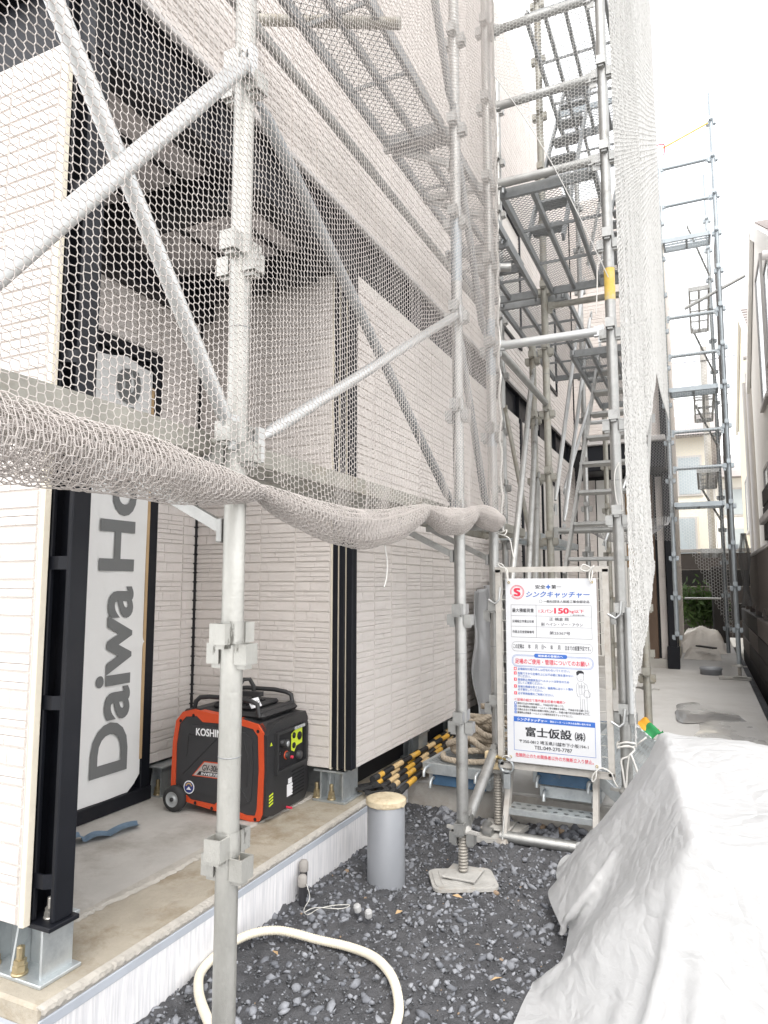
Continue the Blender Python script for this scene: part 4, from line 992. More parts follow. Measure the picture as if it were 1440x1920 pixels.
# tall white net down the right side of the tower
for (ya, yb, w_, p_, r_) in ((3.14, 5.0, .037, .0115, .0020), (4.99, 7.9, .078, .024, .0042)):
    uv, E = hexlat(int((yb - ya) / w_ * 2), int(7.3 / p_), w_, p_, w_ * .06)
    y = ya + uv[:, 0]; z = .55 + uv[:, 1]
    yend = np.where(z > 2.95, 7.9, np.where(z > 2.2, 4.75 + (z - 2.2) / .75 * 1.2, 4.62 + .12 * np.sin(z * 4))); yend = np.where(z < 1.38, 4.68 - 1.5 * np.clip((1.38 - z) / .62, 0, 1), yend)
    bx = -.290 + .006 * np.sin((y - 3.1) * 2.6 + .5 * z) + .003 * snoise((y, z * .3), 9, 5, 2.4) + .003 * np.sin(y * 17 + .5 * z) * np.exp(-np.clip(y - 3.2, 0, None) / 1.5)
    bx = bx + .022 * np.clip((y - 5) / 2.9, 0, 1)
    bx = bx + .05 * np.clip((2.0 - z) / 1.4, 0, 1) * np.clip((y - 3.3) / 1.2, 0, 1)
    P = np.stack([bx, y, z], 1) + NR.normal(size=(len(y), 3)) * .0010
    o = net_object('net_sheet', None, P, keep(uv, E, (y < yend) & (z < 7.8)), r_, 'net_white'); o['kind'] = 'stuff'
    if ya < 4: rnet = thing('safety_net', 'tall white net hanging down the right side of the stair tower', 'safety net', (0, 0, 0))
    o.parent = rnet
# sagging net over the passage behind the stair, its shade put into a darker grey
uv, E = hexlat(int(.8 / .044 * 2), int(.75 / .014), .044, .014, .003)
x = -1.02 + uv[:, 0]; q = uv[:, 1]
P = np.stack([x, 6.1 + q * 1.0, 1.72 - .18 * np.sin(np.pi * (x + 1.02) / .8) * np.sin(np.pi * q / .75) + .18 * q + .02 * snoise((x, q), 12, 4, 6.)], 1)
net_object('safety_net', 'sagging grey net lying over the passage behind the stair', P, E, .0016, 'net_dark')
# far dark net hanging over the entrance
uv, E = hexlat(int(.62 / .052 * 2), int(2.0 / .017), .052, .017, .003)
x = -.62 + uv[:, 0] * .62; z = 1.72 + uv[:, 1]; P = np.stack([x, 8.35 + .03 * snoise((x, z), 3, 4, 5.), z], 1)
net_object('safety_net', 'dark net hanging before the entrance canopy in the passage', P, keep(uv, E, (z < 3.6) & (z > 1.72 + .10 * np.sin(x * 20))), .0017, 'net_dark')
# far tower net
uv, E = hexlat(int(.62 / .052 * 2), int(5.0 / .018), .052, .018, .003)
x = -.31 + uv[:, 0]; z = .62 + uv[:, 1] + .75 * 0; P = np.stack([x, FY - .07 + .015 * snoise((x, z), 6, 4, 4.), z], 1)
net_object('safety_net', 'grey net over the far scaffold, cut to a slanting edge at the bottom', P, keep(uv, E, (z > 2.05 - 1.5 * np.clip((x + .31) / .6, 0, 1)) & (z < 6.3)), .0013, 'net_white')
uv, E = hexlat(int(2.0 / .056 * 2), int(5.2 / .020), .056, .020, .003)
y = FY - .04 + uv[:, 0]; z = .75 + uv[:, 1]; P = np.stack([FX + .045 + .02 * snoise((y, z), 7, 4, 3.), y, z], 1)
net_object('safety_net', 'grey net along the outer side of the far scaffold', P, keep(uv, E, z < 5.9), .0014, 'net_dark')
# rolled-up net bundle on the fence at the far right
uv, E = hexlat(40, 60, .018, .02, .001)
z = .95 + uv[:, 1] / uv[:, 1].max() * .95; th = uv[:, 0] / uv[:, 0].max() * 2 * np.pi; rr = .045 + .02 * np.sin(z * 9) + .01 * np.sin(th * 3)
P = np.stack([.50 + rr * np.cos(th), 10.2 + rr * np.sin(th), z], 1)
net_object('net_bundle', 'grey net bundled upright against the post by the brown fence', P, E, .002, 'net_dark')
# ================================================================== OBJECTS
# ---------------- generator
gen = thing('generator', 'black and orange portable inverter generator on the porch slab', 'generator', (-2.232, 2.530, ZS + .007), R(3.0)); gen.scale = (1.10, 1.10, 1.10)
L, W, HG = .435, .348, .40
FR = (V(0, 0, 0), V(1, 0, 0), V(0, 0, 1), V(0, -1, 0))       # side face frame: x along, z up, normal towards the viewer
outer = [(.0, .075), (.045, .045), (L - .05, .0), (L - .015, .0), (L + .002, .03), (L + .006, .20), (L + .004, .335), (L - .025, .372), (L - .10, .385), (.155, .385), (.125, .412), (.058, .405), (.018, .36), (.004, .27)]
b = MB(); b.prism([(x, z) for x, z in outer], -W + .02, -.004, FR); b.build('body', 'gen_black', gen)
def shrink(poly, d):
    cx = sum(p[0] for p in poly) / len(poly); cz = sum(p[1] for p in poly) / len(poly)
    return [(x + (cx - x) / math.hypot(cx - x, cz - z) * d, z + (cz - z) / math.hypot(cx - x, cz - z) * d) for x, z in poly]
def ring(m, po, pi, t0, t1, fr):
    o, X, Y, N = fr; n = len(po)
    vs = [o + X*a + Y*c + N*t1 for a, c in po] + [o + X*a + Y*c + N*t1 for a, c in pi] + [o + X*a + Y*c + N*t0 for a, c in po] + [o + X*a + Y*c + N*t0 for a, c in pi]
    fs = []
    for i in range(n):
        j = (i + 1) % n; fs += [(i, j, n+j, n+i), (2*n+i, 2*n+j, j, i), (n+i, n+j, 3*n+j, 3*n+i)]
    m.add(vs, fs)
inner = [(.022, .088), (.062, .078), (.10, .052), (.215, .045), (.24, .066), (.262, .045), (L - .07, .022), (L - .03, .024), (L - .022, .05), (L - .016, .20), (L - .022, .325), (L - .045, .352), (L - .105, .362), (.15, .362), (.12, .384), (.066, .378), (.034, .345), (.022, .265)]
# resample outer to pair with inner by angle
def resample(poly, like):
    out = []; cx, cz = L/2, .2
    for (x, z) in like:
        d = Vector((x - cx, z - cz)); best = None
        for i in range(len(poly)):
            p, q = Vector(poly[i]), Vector(poly[(i+1) % len(poly)]); e = q - p; det = d.x * (-e.y) + e.x * d.y
            if abs(det) < 1e-9: continue
            r_ = p - Vector((cx, cz)); t = (r_.x * (-e.y) + e.x * r_.y) / det; s = (d.x * r_.y - d.y * r_.x) / det
            if t > 0 and -1e-6 <= s <= 1 + 1e-6: best = (cx + d.x * t, cz + d.y * t)
        out.append(best or (x, z))
    return out
m = MB(); ring(m, resample(outer, inner), inner, -.03, .006, FR); m.build('orange_frame', 'gen_orange', gen)
m = MB(); m.prism(inner, -.004, .0015, FR); sp = [(.05, .10), (.08, .09), (L - .085, .06), (L - .05, .08), (L - .042, .2), (L - .05, .31), (L - .08, .335), (.10, .35), (.06, .32), (.048, .25)]
m.prism(sp, .0015, .006, FR); side = m.build('side_panel', 'gen_panel', gen)
m = MB()
for pts in ([(.075, .22), (.085, .31), (.15, .30)], [(.06, .15), (.22, .30)], [(L - .10, .13), (L - .06, .07)], [(L - .085, .30), (L - .06, .22), (L - .07, .13)]):
    m.path([(x, -.0065, z) for x, z in pts], .0022, 6)
m.build('panel_rib', 'gen_black', side)
for x, z in ((.042, .36), (.105, .385), (.205, .030), (.125, .042), (L - .022, .345), (L - .028, .012), (.30, .372)):
    MB().lathe([(.007, -.0075), (.0055, -.0065), (0, -.0065)], (x, 0, z), 10, axis='y').build('screw_hole', 'black_dull', gen)
GX, GZ, GN = V(1, 0, 0), V(0, 0, 1), V(0, -1, 0)
text('brand_print', 'KOSHIN', 'ink_white', side, (.182, -.0068, .322), GX, GZ, width=.125, height=.030, bold=.03)
m = MB(); m.prism([(.112, .150), (.255, .150), (.255, .205), (.165, .205)], .0062, .0072, FR); pl_ = m.build('model_plate', 'plate_silver', side)
m = MB(); m.prism([(.128, .153), (.252, .153), (.252, .168), (.142, .168)], .0073, .0078, FR); m.build('plate_band', 'ink_black', pl_)
m = MB(); ring(m, [(.106, .147), (.258, .147), (.258, .209), (.163, .209)], [(.112, .150), (.255, .150), (.255, .205), (.165, .205)], .006, .0078, FR); m.build('plate_edge', 'gen_orange', pl_)
text('model_print', 'GV-30is', 'ink_black', pl_, (.195, -.0076, .184), GX, GZ, width=.078, height=.024, bold=.02, shear=.2)
text('type_print', 'INVERTER', 'ink_white', pl_, (.196, -.0081, .160), GX, GZ, width=.092, height=.0105, bold=.02, shear=.2)
m = MB(); n = 28; m.prism([(.092 + .026*math.cos(2*math.pi*k/n), .100 + .026*math.sin(2*math.pi*k/n)) for k in range(n)], .0062, .0070, FR); st = m.build('round_sticker', 'ink_white', side)
m = MB(); m.prism([(.092 + .022*math.cos(2*math.pi*k/n), .100 + .022*math.sin(2*math.pi*k/n)) for k in range(n)], .0071, .0075, FR); m.build('sticker_disc', 'sticker_navy', st)
for k in range(5):
    an = math.pi * (.15 + .7 * k / 4); x, z = .092 + .014*math.cos(an), .101 + .014*math.sin(an); m = MB(); m.prism([(x-.003, z-.003), (x+.003, z-.003), (x+.003, z+.003), (x-.003, z+.003)], .0076, .008, FR); m.build('sticker_mark', 'sticker_gold', st)
m = MB(); m.prism([(.080, .090), (.092, .103), (.104, .090)], .0076, .008, FR); m.build('sticker_mark', 'ink_white', st)
# control end, facing +x of the generator
KW = W / .305
FE = (V(L + .004, 0, 0), V(0, KW, 0), V(0, 0, 1), V(1, 0, 0))
m = MB(); m.prism([(.0, .025), (.05, .012), (.275, .012), (.305, .05), (.305, .33), (.275, .375), (.05, .365), (.0, .33)], -.02, .012, FE); end = m.build('end_cover', 'gen_black', gen)
m = MB(); ring(m, [(.05, .165), (.275, .165), (.275, .33), (.05, .33)], [(.062, .178), (.263, .178), (.263, .318), (.062, .318)], .010, .026, FE); m.build('panel_bezel', 'gen_black', end)
m = MB(); m.prism([(.063, .179), (.262, .179), (.262, .317), (.063, .317)], .008, .0135, FE); cpn = m.build('control_panel', 'black_dull', end)
m = MB(); m.prism([(.165, .235), (.185, .225), (.20, .245), (.245, .25), (.245, .312), (.19, .312), (.165, .30)], .0135, .0155, FE); m.build('outlet_plate', 'lime', cpn)
def disc(nm, mt, y, z, r, par, d=.02, r2=None):
    mm = MB(); mm.lathe([(r, 0), (r2 or r, d), (0, d)], (L + .0175, y * KW, z), 16, axis='x'); return mm.build(nm, mt, par)
disc('outlet', 'black_dull', .180, .292, .012, cpn, .006); disc('outlet', 'black_dull', .180, .252, .012, cpn, .006); disc('outlet', 'black_dull', .222, .282, .017, cpn, .006)
disc('gauge', 'gen_black', .085, .285, .012, cpn); disc('gauge', 'gen_black', .112, .275, .017, cpn); disc('gauge_face', 'hub_grey', .112, .275, .011, cpn, .021); disc('dial', 'gen_orange', .128, .225, .017, cpn, .004); disc('dial', 'gen_black', .128, .225, .014, cpn, .012); disc('knob', 'gen_panel', .215, .205, .017, cpn, .016); disc('knob', 'ink_red', .165, .208, .006, cpn, .010)
for k in range(4):
    m = MB(); m.prism([(.17 + k*.02, .318), (.184 + k*.02, .318), (.184 + k*.02, .330), (.17 + k*.02, .330)], .012, .030, FE); m.build('breaker', 'hub_grey', cpn)
for y0_, z0_, w_, h_ in ((.148, .105, .026, .020), (.140, .055, .040, .048), (.080, .235, .012, .012)):
    m = MB(); m.prism([(y0_, z0_), (y0_ + w_, z0_), (y0_ + w_, z0_ + h_), (y0_, z0_ + h_)], .0125, .0135, FE); m.build('label_sticker', 'ink_white', end)
for k in range(8):
    m = MB(); m.obox((L + .0165, .175 * KW, .048 + k * .014), (L + .0165, .265 * KW, .050 + k * .014), .004, .004); m.build('vent_slat', 'black_dull', end)
for k in range(4):
    m = MB(); m.prism([(.018, .055 + k*.012), (.044, .060 + k*.012), (.044, .066 + k*.012), (.018, .061 + k*.012)], .0125, .0135, FE); m.build('hazard_stripe', 'lime', end)
m = MB(); m.prism([(.020, .285), (.034, .285), (.027, .298)], .0125, .0135, FE); m.build('hazard_triangle', 'lime', end)
# top deck and handles
m = MB(); m.cbox(.05, L - .02, .03, W - .03, .38, .405, .012); m.cbox(.14, L - .10, .07, W - .06, .405, .425, .008); top = m.build('top_cover', 'gen_black', gen)
for k in range(9): MB().obox((.16 + k * .018, .075, .427), (.16 + k * .018, .22, .427), .005, .005).build('vent_slat', 'black_dull', top)
for yy in (.035, W - .04):
    h = MB(); h.path([(.075, yy, .395), (.085, yy, .435), (.105, yy, .452), (.15, yy, .457), (.30, yy, .457), (.355, yy, .450), (.382, yy, .44), (.392, yy, .39)], .0095, 10); h.build('handle', 'gen_black', gen)
h = MB(); h.path([(.385, .035, .405), (.387, .15, .405), (.385, W - .04, .405)], .011, 10); h.build('handle_bar', 'gen_black', gen)
h = MB(); h.path([(.245, .10, .43), (.242, .11, .49), (.252, .13, .52), (.27, .15, .52), (.28, .165, .49), (.28, .17, .44)], .009, 8); h.build('lifting_cable', 'rubber', gen)
h = MB(); h.obox((.17, .15, .461), (.33, .15, .461), .03, .02); h.build('handle_bridge', 'gen_black', gen)
m = MB(); m.add([(.345, .05, .418), (.345, .13, .418), (.325, .13, .452), (.325, .05, .452)], [(0, 1, 2, 3)]); m.build('name_tag', 'ink_white', gen)
text('tag_print', 'のニッケン', 'ink_black', gen, (.337, .09, .436), V(0, 1, 0), V(-.5, 0, .86), width=.07, height=.016, bold=.015, extrude=.0015)
# wheel
for yy, par in ((-.035, 1), (W - .01, 0)):
    wh = MB(); wh.lathe([(.030, 0), (.043, .002), (.050, .008), (.052, .02), (.050, .034), (.043, .040), (.030, .042)], (.030, yy, .052), 28, axis='y'); who = wh.build('wheel', 'rubber', gen)
    hb = MB(); hb.lathe([(.0, .004), (.012, .002), (.012, .006), (.020, .008), (.033, .004), (.036, .001), (.036, .041), (0, .041)], (.030, yy, .052), 24, axis='y'); hb.build('hub', 'hub_grey', who)
    MB().lathe([(.0, -.004), (.008, -.003), (.008, .006)], (.030, yy, .052), 12, axis='y').build('axle_cap', 'rubber', who)
for yy in (.03, W - .04):
    MB().lathe([(.012, -.006), (.016, -.006), (.016, .012), (.0, .02)], (L - .06, yy, .0), 12).build('foot', 'rubber', gen)
h = MB(); h.path([(L + .005, .16, .016), (L + .04, .162, .014)], .005, 8); h.build('drain_lever', 'ink_red', gen)

# ---------------- sign on the gate
SX0, SX1, SZ0, SZ1, SY = -.8765, -.4510, .405, 1.262, 3.285
SW, SH = SX1 - SX0, SZ1 - SZ0
sign = thing('safety_sign', 'white scaffold safety notice board with Japanese lettering tied to the gate', 'sign', (SX0, SY, SZ0))
sign.rotation_euler = (R(-1.2), 0, 0)
def S_(s, t, d=0.): return V(s * SW, -d, (1 - t) * SH)
p = MB(); p.cbox(0, SW, 0, .004, 0, SH, .001); p.build('board', 'sign_white', sign)
XS_, YS_ = V(1, 0, 0), V(0, 0, 1)
def st(body, s0, s1, t, h, mt='ink_black', bold=.0, shear=0., name='lettering'):
    return text(name, body, mt, sign, S_((s0 + s1) / 2, t, .0006), XS_, YS_, width=(s1 - s0) * SW, height=h * SH, bold=max(.012, bold * 1.1), shear=shear)
def rule(s0, t0, s1, t1, mt, d=.0006, name='printed_field'):
    m = MB(); a, c = S_(s0, t1, d), S_(s1, t0, d); m.add([(a.x, a.y, a.z), (c.x, a.y, a.z), (c.x, a.y, c.z), (a.x, a.y, c.z)], [(0, 1, 2, 3)]); return m.build(name, mt, sign)
def rrect(s0, t0, s1, t1, mt, rad, lw, d=.0006, fill=False, name='printed_frame'):
    pts = []; x0, x1, z0, z1 = s0*SW, s1*SW, (1-t1)*SH, (1-t0)*SH
    for cx, cz, a0 in ((x1-rad, z1-rad, 0), (x0+rad, z1-rad, 90), (x0+rad, z0+rad, 180), (x1-rad, z0+rad, 270)):
        for k in range(7): an = R(a0 + 15*k); pts.append((cx + rad*math.cos(an), cz + rad*math.sin(an), cx + (rad-lw)*math.cos(an), cz + (rad-lw)*math.sin(an)))
    m = MB(); n = len(pts)
    if fill: m.add([(q[0], -d, q[1]) for q in pts], [tuple(range(n))])
    else: m.add([(q[0], -d, q[1]) for q in pts] + [(q[2], -d, q[3]) for q in pts], [(i, (i+1) % n, n + (i+1) % n, n + i) for i in range(n)])
    return m.build(name, mt, sign)
def disc2(cx, cz, ro, ri, mt, a0=0, a1=360, d=.0006, name='printed_mark'):
    m = MB(); n = 40; full = a1 - a0 >= 360; k_ = n if full else n + 1; vs = []
    for k in range(k_):
        a = R(a0 + (a1 - a0) * k / n); vs += [(cx + ro*math.cos(a), -d, cz + ro*math.sin(a)), (cx + ri*math.cos(a), -d, cz + ri*math.sin(a))]
    fs = [(2*i, (2*i+2) % (2*k_), (2*i+3) % (2*k_), 2*i+1) for i in range(n if full else n)]
    m.add(vs, fs); return m.build(name, mt, sign)
st('安全', .34, .455, .046, .022, bold=.012); st('第一', .52, .63, .046, .022, bold=.012)
rule(.463, .042, .508, .051, 'ink_blue'); rule(.4785, .034, .4925, .059, 'ink_blue')
lc = S_(.134, .076); disc2(lc.x, lc.z, .034, .0315, 'ink_red', 20, 200); disc2(lc.x, lc.z, .034, .0315, 'ink_red', 215, 380); disc2(lc.x, lc.z, .029, .0275, 'ink_red')
text('printed_mark', 'S', 'ink_red', sign, (lc.x, -.0006, lc.z), XS_, YS_, width=.034, height=.040, bold=.05)
st('シンクキャッチャー', .235, .93, .088, .034, 'ink_blue', .018, .25)
st('一般社団法人仮設工業会認定品', .43, .925, .126, .015, bold=.005); c2 = S_(.398, .126); disc2(c2.x, c2.z, .0075, .0065, 'ink_black')
for a, bb, c, d_ in ((.06, .146, .945, .1475), (.06, .206, .945, .2072), (.06, .265, .945, .2662), (.06, .324, .945, .3255)): rule(a, bb, c, d_, 'ink_grey')
for s in (.06, .344, .942): rule(s, .1475, s + .003, .324, 'ink_grey')
st('最大積載荷重', .075, .32, .177, .022, bold=.008); st('1スパン', .375, .53, .179, .020, 'ink_red', .008); st('150', .545, .705, .176, .031, 'ink_red', .035); st('kg以下', .712, .865, .179, .021, 'ink_red', .008); st('(一般足場仕様)', .715, .87, .199, .008, 'ink_grey')
st('足場組立作業主任者', .075, .32, .237, .015); st('正 横倉 翔', .49, .70, .222, .018, 'ink_grey'); st('副 ヘイン・ゾー・アウン', .40, .85, .250, .018, 'ink_grey')
st('作業主任者登録番号', .075, .32, .295, .015); st('第25367号', .49, .715, .297, .018, 'ink_grey')
rrect(.065, .350, .945, .402, 'ink_grey', .019, .0012)
st('この足場は', .082, .205, .375, .025, bold=.006)
for ch, s in (('年', .265), ('月', .34), ('日～', .425), ('年', .51), ('月', .59)): st(ch, s - (.014 if len(ch) < 2 else .024), s + (.014 if len(ch) < 2 else .024), .375, .025, bold=.006)
st('日までの設置予定です。', .655, .925, .375, .025, bold=.006)
rrect(.065, .421, .950, .486, 'ink_blue', .024, .0014); rrect(.075, .4265, .940, .4805, 'ink_blue', .0205, .0010); rrect(.315, .412, .675, .434, 'ink_blue', .0085, 0, .0008, True)
st('関係者の皆様方へ', .36, .63, .423, .012, 'ink_white', .008).location = (0, -.0006, 0)
st('足場のご使用・管理についてのお願い', .10, .905, .456, .028, 'ink_red', .014)
rows = [(.498, 1, '足場部材の取り外しは行なわないでください。', .70), (.522, 2, '危険ですから足場の上には不必要に物を置かない', .735), (.537, 0, 'でください。', .27), (.556, 3, '墜落制止用器具及びヘルメットは安全のため', .69), (.572, 0, '正しくご使用ください。', .40), (.593, 4, '足場の倒壊を防ぐために、強風時にはシート類を', .73), (.609, 0, '必ず養生してください。', .40), (.630, 5, '必ず昇降設備をご利用ください。', .52)]
for t, n_, s, s1 in rows:
    if n_:
        rule(.085, t - .0085, .115, t + .0085, 'ink_red'); st(str(n_), .095, .105, t, .010, 'ink_white', .02).location = (0, -.0004, 0)
    st(s, .128, s1, t, .0135, 'ink_blue', .004)
st('＜足場の組立て等作業主任者の職務＞', .085, .645, .664, .015, 'ink_red', .004)
for k, (s, s1) in enumerate((('器材の欠点の有無を確認し、不良品を取り除くこと。', .63), ('工具や墜落制止用器具・ヘルメット等の機能を点検し、不良品を取り除くこと。', .90), ('作業の方法と作業員の配置を事前に決定し、作業の進行状況を監視すること。', .90), ('墜落制止用器具・ヘルメットの使用状況をチェックすること。', .72))):
    t = .6835 + .0165 * k; rule(.085, t - .007, .110, t + .007, 'ink_blue'); st(str(k+1), .094, .102, t, .008, 'ink_white', .02).location = (0, -.0004, 0); st(s, .118, s1, t, .0115)
rule(.075, .756, .950, .783, 'ink_blue'); st('シンクキャッチャー', .115, .445, .7695, .017, 'ink_white', .012, .25).location = (0, -.0004, 0); st('架払リース・レンタルのお問い合わせは', .475, .905, .7695, .011, 'ink_white', .004).location = (0, -.0004, 0)
for a, bb, c, d_ in ((.075, .783, .079, .936), (.946, .783, .950, .936), (.075, .934, .950, .936)): rule(a, bb, c, d_, 'ink_blue')
st('富士仮設', .205, .705, .832, .052, bold=.024); st('㈱', .735, .845, .836, .045, bold=.012)
st('〒350-0812 埼玉県川越市下小坂194-1', .135, .875, .885, .020, bold=.004); st('TEL:049-270-7787', .30, .705, .9125, .018, bold=.006)
st('危険防止のため関係者以外の方無断立入り禁止。', .09, .925, .960, .0215, 'ink_red', .010)
# printed worker figure, line drawing
lines = [[(.775, .515), (.772, .53), (.785, .545), (.81, .55), (.835, .545), (.845, .53), (.842, .515)], [(.785, .552), (.77, .565), (.765, .60), (.775, .625), (.79, .63)], [(.835, .552), (.875, .565), (.892, .60), (.90, .63)], [(.79, .56), (.792, .615), (.85, .618), (.855, .56)], [(.80, .62), (.805, .70), (.825, .70), (.828, .64), (.845, .64), (.85, .70), (.875, .70), (.872, .62)],
         [(.79, .71), (.80, .703), (.825, .704), (.828, .712), (.79, .712)], [(.848, .712), (.85, .704), (.88, .704), (.89, .712), (.848, .712)], [(.84, .61), (.855, .595), (.885, .592), (.91, .608), (.905, .625), (.87, .632), (.845, .625), (.84, .61)], [(.82, .555), (.822, .615)], [(.798, .57), (.815, .57), (.815, .582), (.798, .582), (.798, .57)], [(.83, .57), (.848, .57), (.848, .582), (.83, .582), (.83, .57)], [(.803, .539), (.815, .541), (.822, .538)]]
for Lp in lines:
    m = MB(); m.path([S_(s, t, .0005) for s, t in Lp], .0006, 4); m.build('printed_line', 'ink_grey', sign)
m = MB(); m.add([S_(s, t, .0007) for s, t in ((.770, .517), (.765, .502), (.785, .492), (.82, .491), (.845, .498), (.848, .514), (.835, .506), (.80, .507), (.785, .516))], [tuple(reversed(range(9)))]); m.build('printed_hair', 'ink_black', sign)
for s, t in ((.04, .022), (.955, .020), (.035, .975), (.955, .978)):
    c = S_(s, t); m = MB(); m.lathe([(.0065, -.0015), (.0055, -.003), (.003, -.0015)], (c.x, 0, c.z), 14, axis='y'); m.build('eyelet', 'brass', sign)
# gate: steel frame with welded wire behind the sign
gate = thing('wire_gate', 'grey steel frame with welded wire mesh behind the white sign', 'gate', (-.915, 3.318, .38))
for p0_, p1_ in (((0, 0, 0), (0, 0, .925)), ((.505, 0, 0), (.505, 0, .925)), ((-.014, 0, .925), (.519, 0, .925)), ((-.014, 0, 0), (.519, 0, 0))):
    m = MB(); m.obox(p0_, p1_, .026, .026, up=(0, 1, 0)); m.build('frame_bar', 'gate_steel', gate)
for k in range(9):
    m = MB(); m.path([(.014 + .0532 * (k + .0), .004, .01), (.014 + .0532 * k, .004, .915)], .0016, 5); m.build('vertical_wire', 'wire', gate)
for k in range(18):
    m = MB(); m.path([(.01, .001, .05 * k + .03), (.495, .001, .05 * k + .03)], .0016, 5); m.build('horizontal_wire', 'wire', gate)
for x, z in ((.53, .72), (.53, .24), (-.03, .78)):
    m = MB(); m.path([(x - .02, -.01, z), (x + .015, -.015, z - .02), (x + .035, -.012, z), (x + .04, -.01, z + .06)], .006, 8); m.build('hinge_hook', 'galv_white', gate)
vp = MB(); vp.path([(-.318, 3.33, .66), (-.318, 3.33, 1.13)], .017, 16); vpo = vp.build('hanging_pipe', 'galv_white'); tag(vpo, 'short bright pipe hooked beside the sign against the tower pole', 'pipe')
cord('white bow tying the upper left corner of the sign', [(-.86, 3.28, 1.245), (-.87, 3.29, 1.30), (-.885, 3.28, 1.33), (-.905, 3.28, 1.335), (-.895, 3.28, 1.32), (-.865, 3.29, 1.305), (-.858, 3.28, 1.25)], .003)
cord('white bow tying the upper right corner of the sign', [(-.472, 3.28, 1.245), (-.465, 3.29, 1.30), (-.50, 3.28, 1.325), (-.515, 3.28, 1.305), (-.485, 3.28, 1.295), (-.455, 3.28, 1.32), (-.475, 3.285, 1.29), (-.478, 3.28, 1.25)], .003)
cord('white string at the lower right corner of the sign', [(-.47, 3.275, .42), (-.475, 3.27, .375), (-.49, 3.27, .36), (-.485, 3.27, .39), (-.45, 3.28, .42), (-.41, 3.29, .40), (-.40, 3.29, .37), (-.385, 3.29, .345)], .0032)
cord('white string at the lower left corner of the sign', [(-.86, 3.275, .425), (-.885, 3.28, .43), (-.915, 3.30, .405), (-.925, 3.31, .385)], .0032)
cord('grey cord knotted round the tower pole right of the sign', [(-.385, 3.34, .50), (-.345, 3.335, .515), (-.315, 3.35, .50), (-.34, 3.335, .47), (-.37, 3.335, .45), (-.365, 3.33, .40), (-.355, 3.33, .33), (-.345, 3.33, .42), (-.33, 3.33, .48), (-.30, 3.32, .40), (-.275, 3.31, .33)], .0045)
cord('grey cord loop wound round the tower pole below the knot', [(-.385, 3.345, .515), (-.35, 3.334, .53), (-.315, 3.35, .525), (-.315, 3.38, .52), (-.35, 3.40, .52), (-.385, 3.38, .52), (-.385, 3.345, .505), (-.35, 3.334, .512), (-.315, 3.35, .51), (-.285, 3.33, .54), (-.26, 3.33, .56)], .0045)
# clamp hanging left below the sign
cl = thing('swivel_clamp', 'grey steel clamp hanging at the lower left of the sign', 'clamp', (-.885, 3.30, .36))
m = MB(); m.lathe([(.030, -.012), (.036, -.012), (.036, .012), (.030, .012)], (0, 0, .02), 20, axis='y'); m.build('clamp_ring', 'galv_plate', cl)
m = MB(); m.cbox(-.016, .016, -.012, .012, -.085, .0, .004); m.build('clamp_tongue', 'galv_plate', cl)
m = MB(); m.path([(-.05, .0, .055), (.0, -.01, .05)], .006, 10); m.lathe([(.011, -.01), (.011, .01)], (-.05, 0, .055), 6, axis='x', smooth=False); m.build('clamp_bolt', 'brass', cl)

# ---------------- low deck planks stacked on the slab edge
def plank(label, x0, x1, y0, y1, z, m, endm, group='stacked deck planks', rz=0):
    t = deck(label, x0, x1, y0, y1, z, m, endm=endm, runners=1, bars=3, group=group, cell=.03)
    t['category'] = 'deck plank'; t.rotation_euler = (0, 0, rz)
    return t
plank('upper steel deck plank carrying the ropes', -1.36, -1.02, 3.47, 4.9, ZY + .115, 'galv_plate', 'galv_plate', rz=R(-2)); plank('lower deck plank with blue end under the ropes', -1.345, -1.01, 3.49, 4.9, ZY + .058, 'galv_plate', 'blue_paint', rz=R(-1))
plank('deck plank with blue end behind the bottom steps', -.80, -.50, 3.46, 4.9, ZY + .135, 'galv_plate', 'blue_paint'); plank('grey deck plank lowest of the pair behind the bottom steps', -.77, -.48, 3.47, 4.9, ZY + .072, 'galv_plate', 'galv_plate')
t = deck('mesh deck leaning on edge right of the sign', -.18, .18, -.6, .6, 0, 'galv_plate', runners=1, bars=3, group='stacked deck planks', cell=.03); t.location = (-.40, 4.05, ZY + .13); t.rotation_euler = (0, R(38), R(-4))
m = MB(); m.add([(-1.03, 3.24, .03), (-.88, 3.27, .035), (-.82, 3.44, .055), (-1.01, 3.46, .055), (-1.03, 3.24, .05), (-.88, 3.27, .055), (-.82, 3.44, .075), (-1.01, 3.46, .075)], [(4,5,6,7),(0,1,5,4),(1,2,6,5),(2,3,7,6),(3,0,4,7)]); o = m.build('sole_board', 'dusty_plate'); tag(o, 'dusty board under the jack of the left tower pole', 'board')
m = MB(); m.cbox(-.10, .10, -.05, .05, 0, .03, .004); o = m.build('sole_board', 'dusty_plate'); o.location = (-.43, 3.40, .055); o.rotation_euler = (0, R(-14), R(35)); tag(o, 'small pale board by the right foot of the steps', 'board')
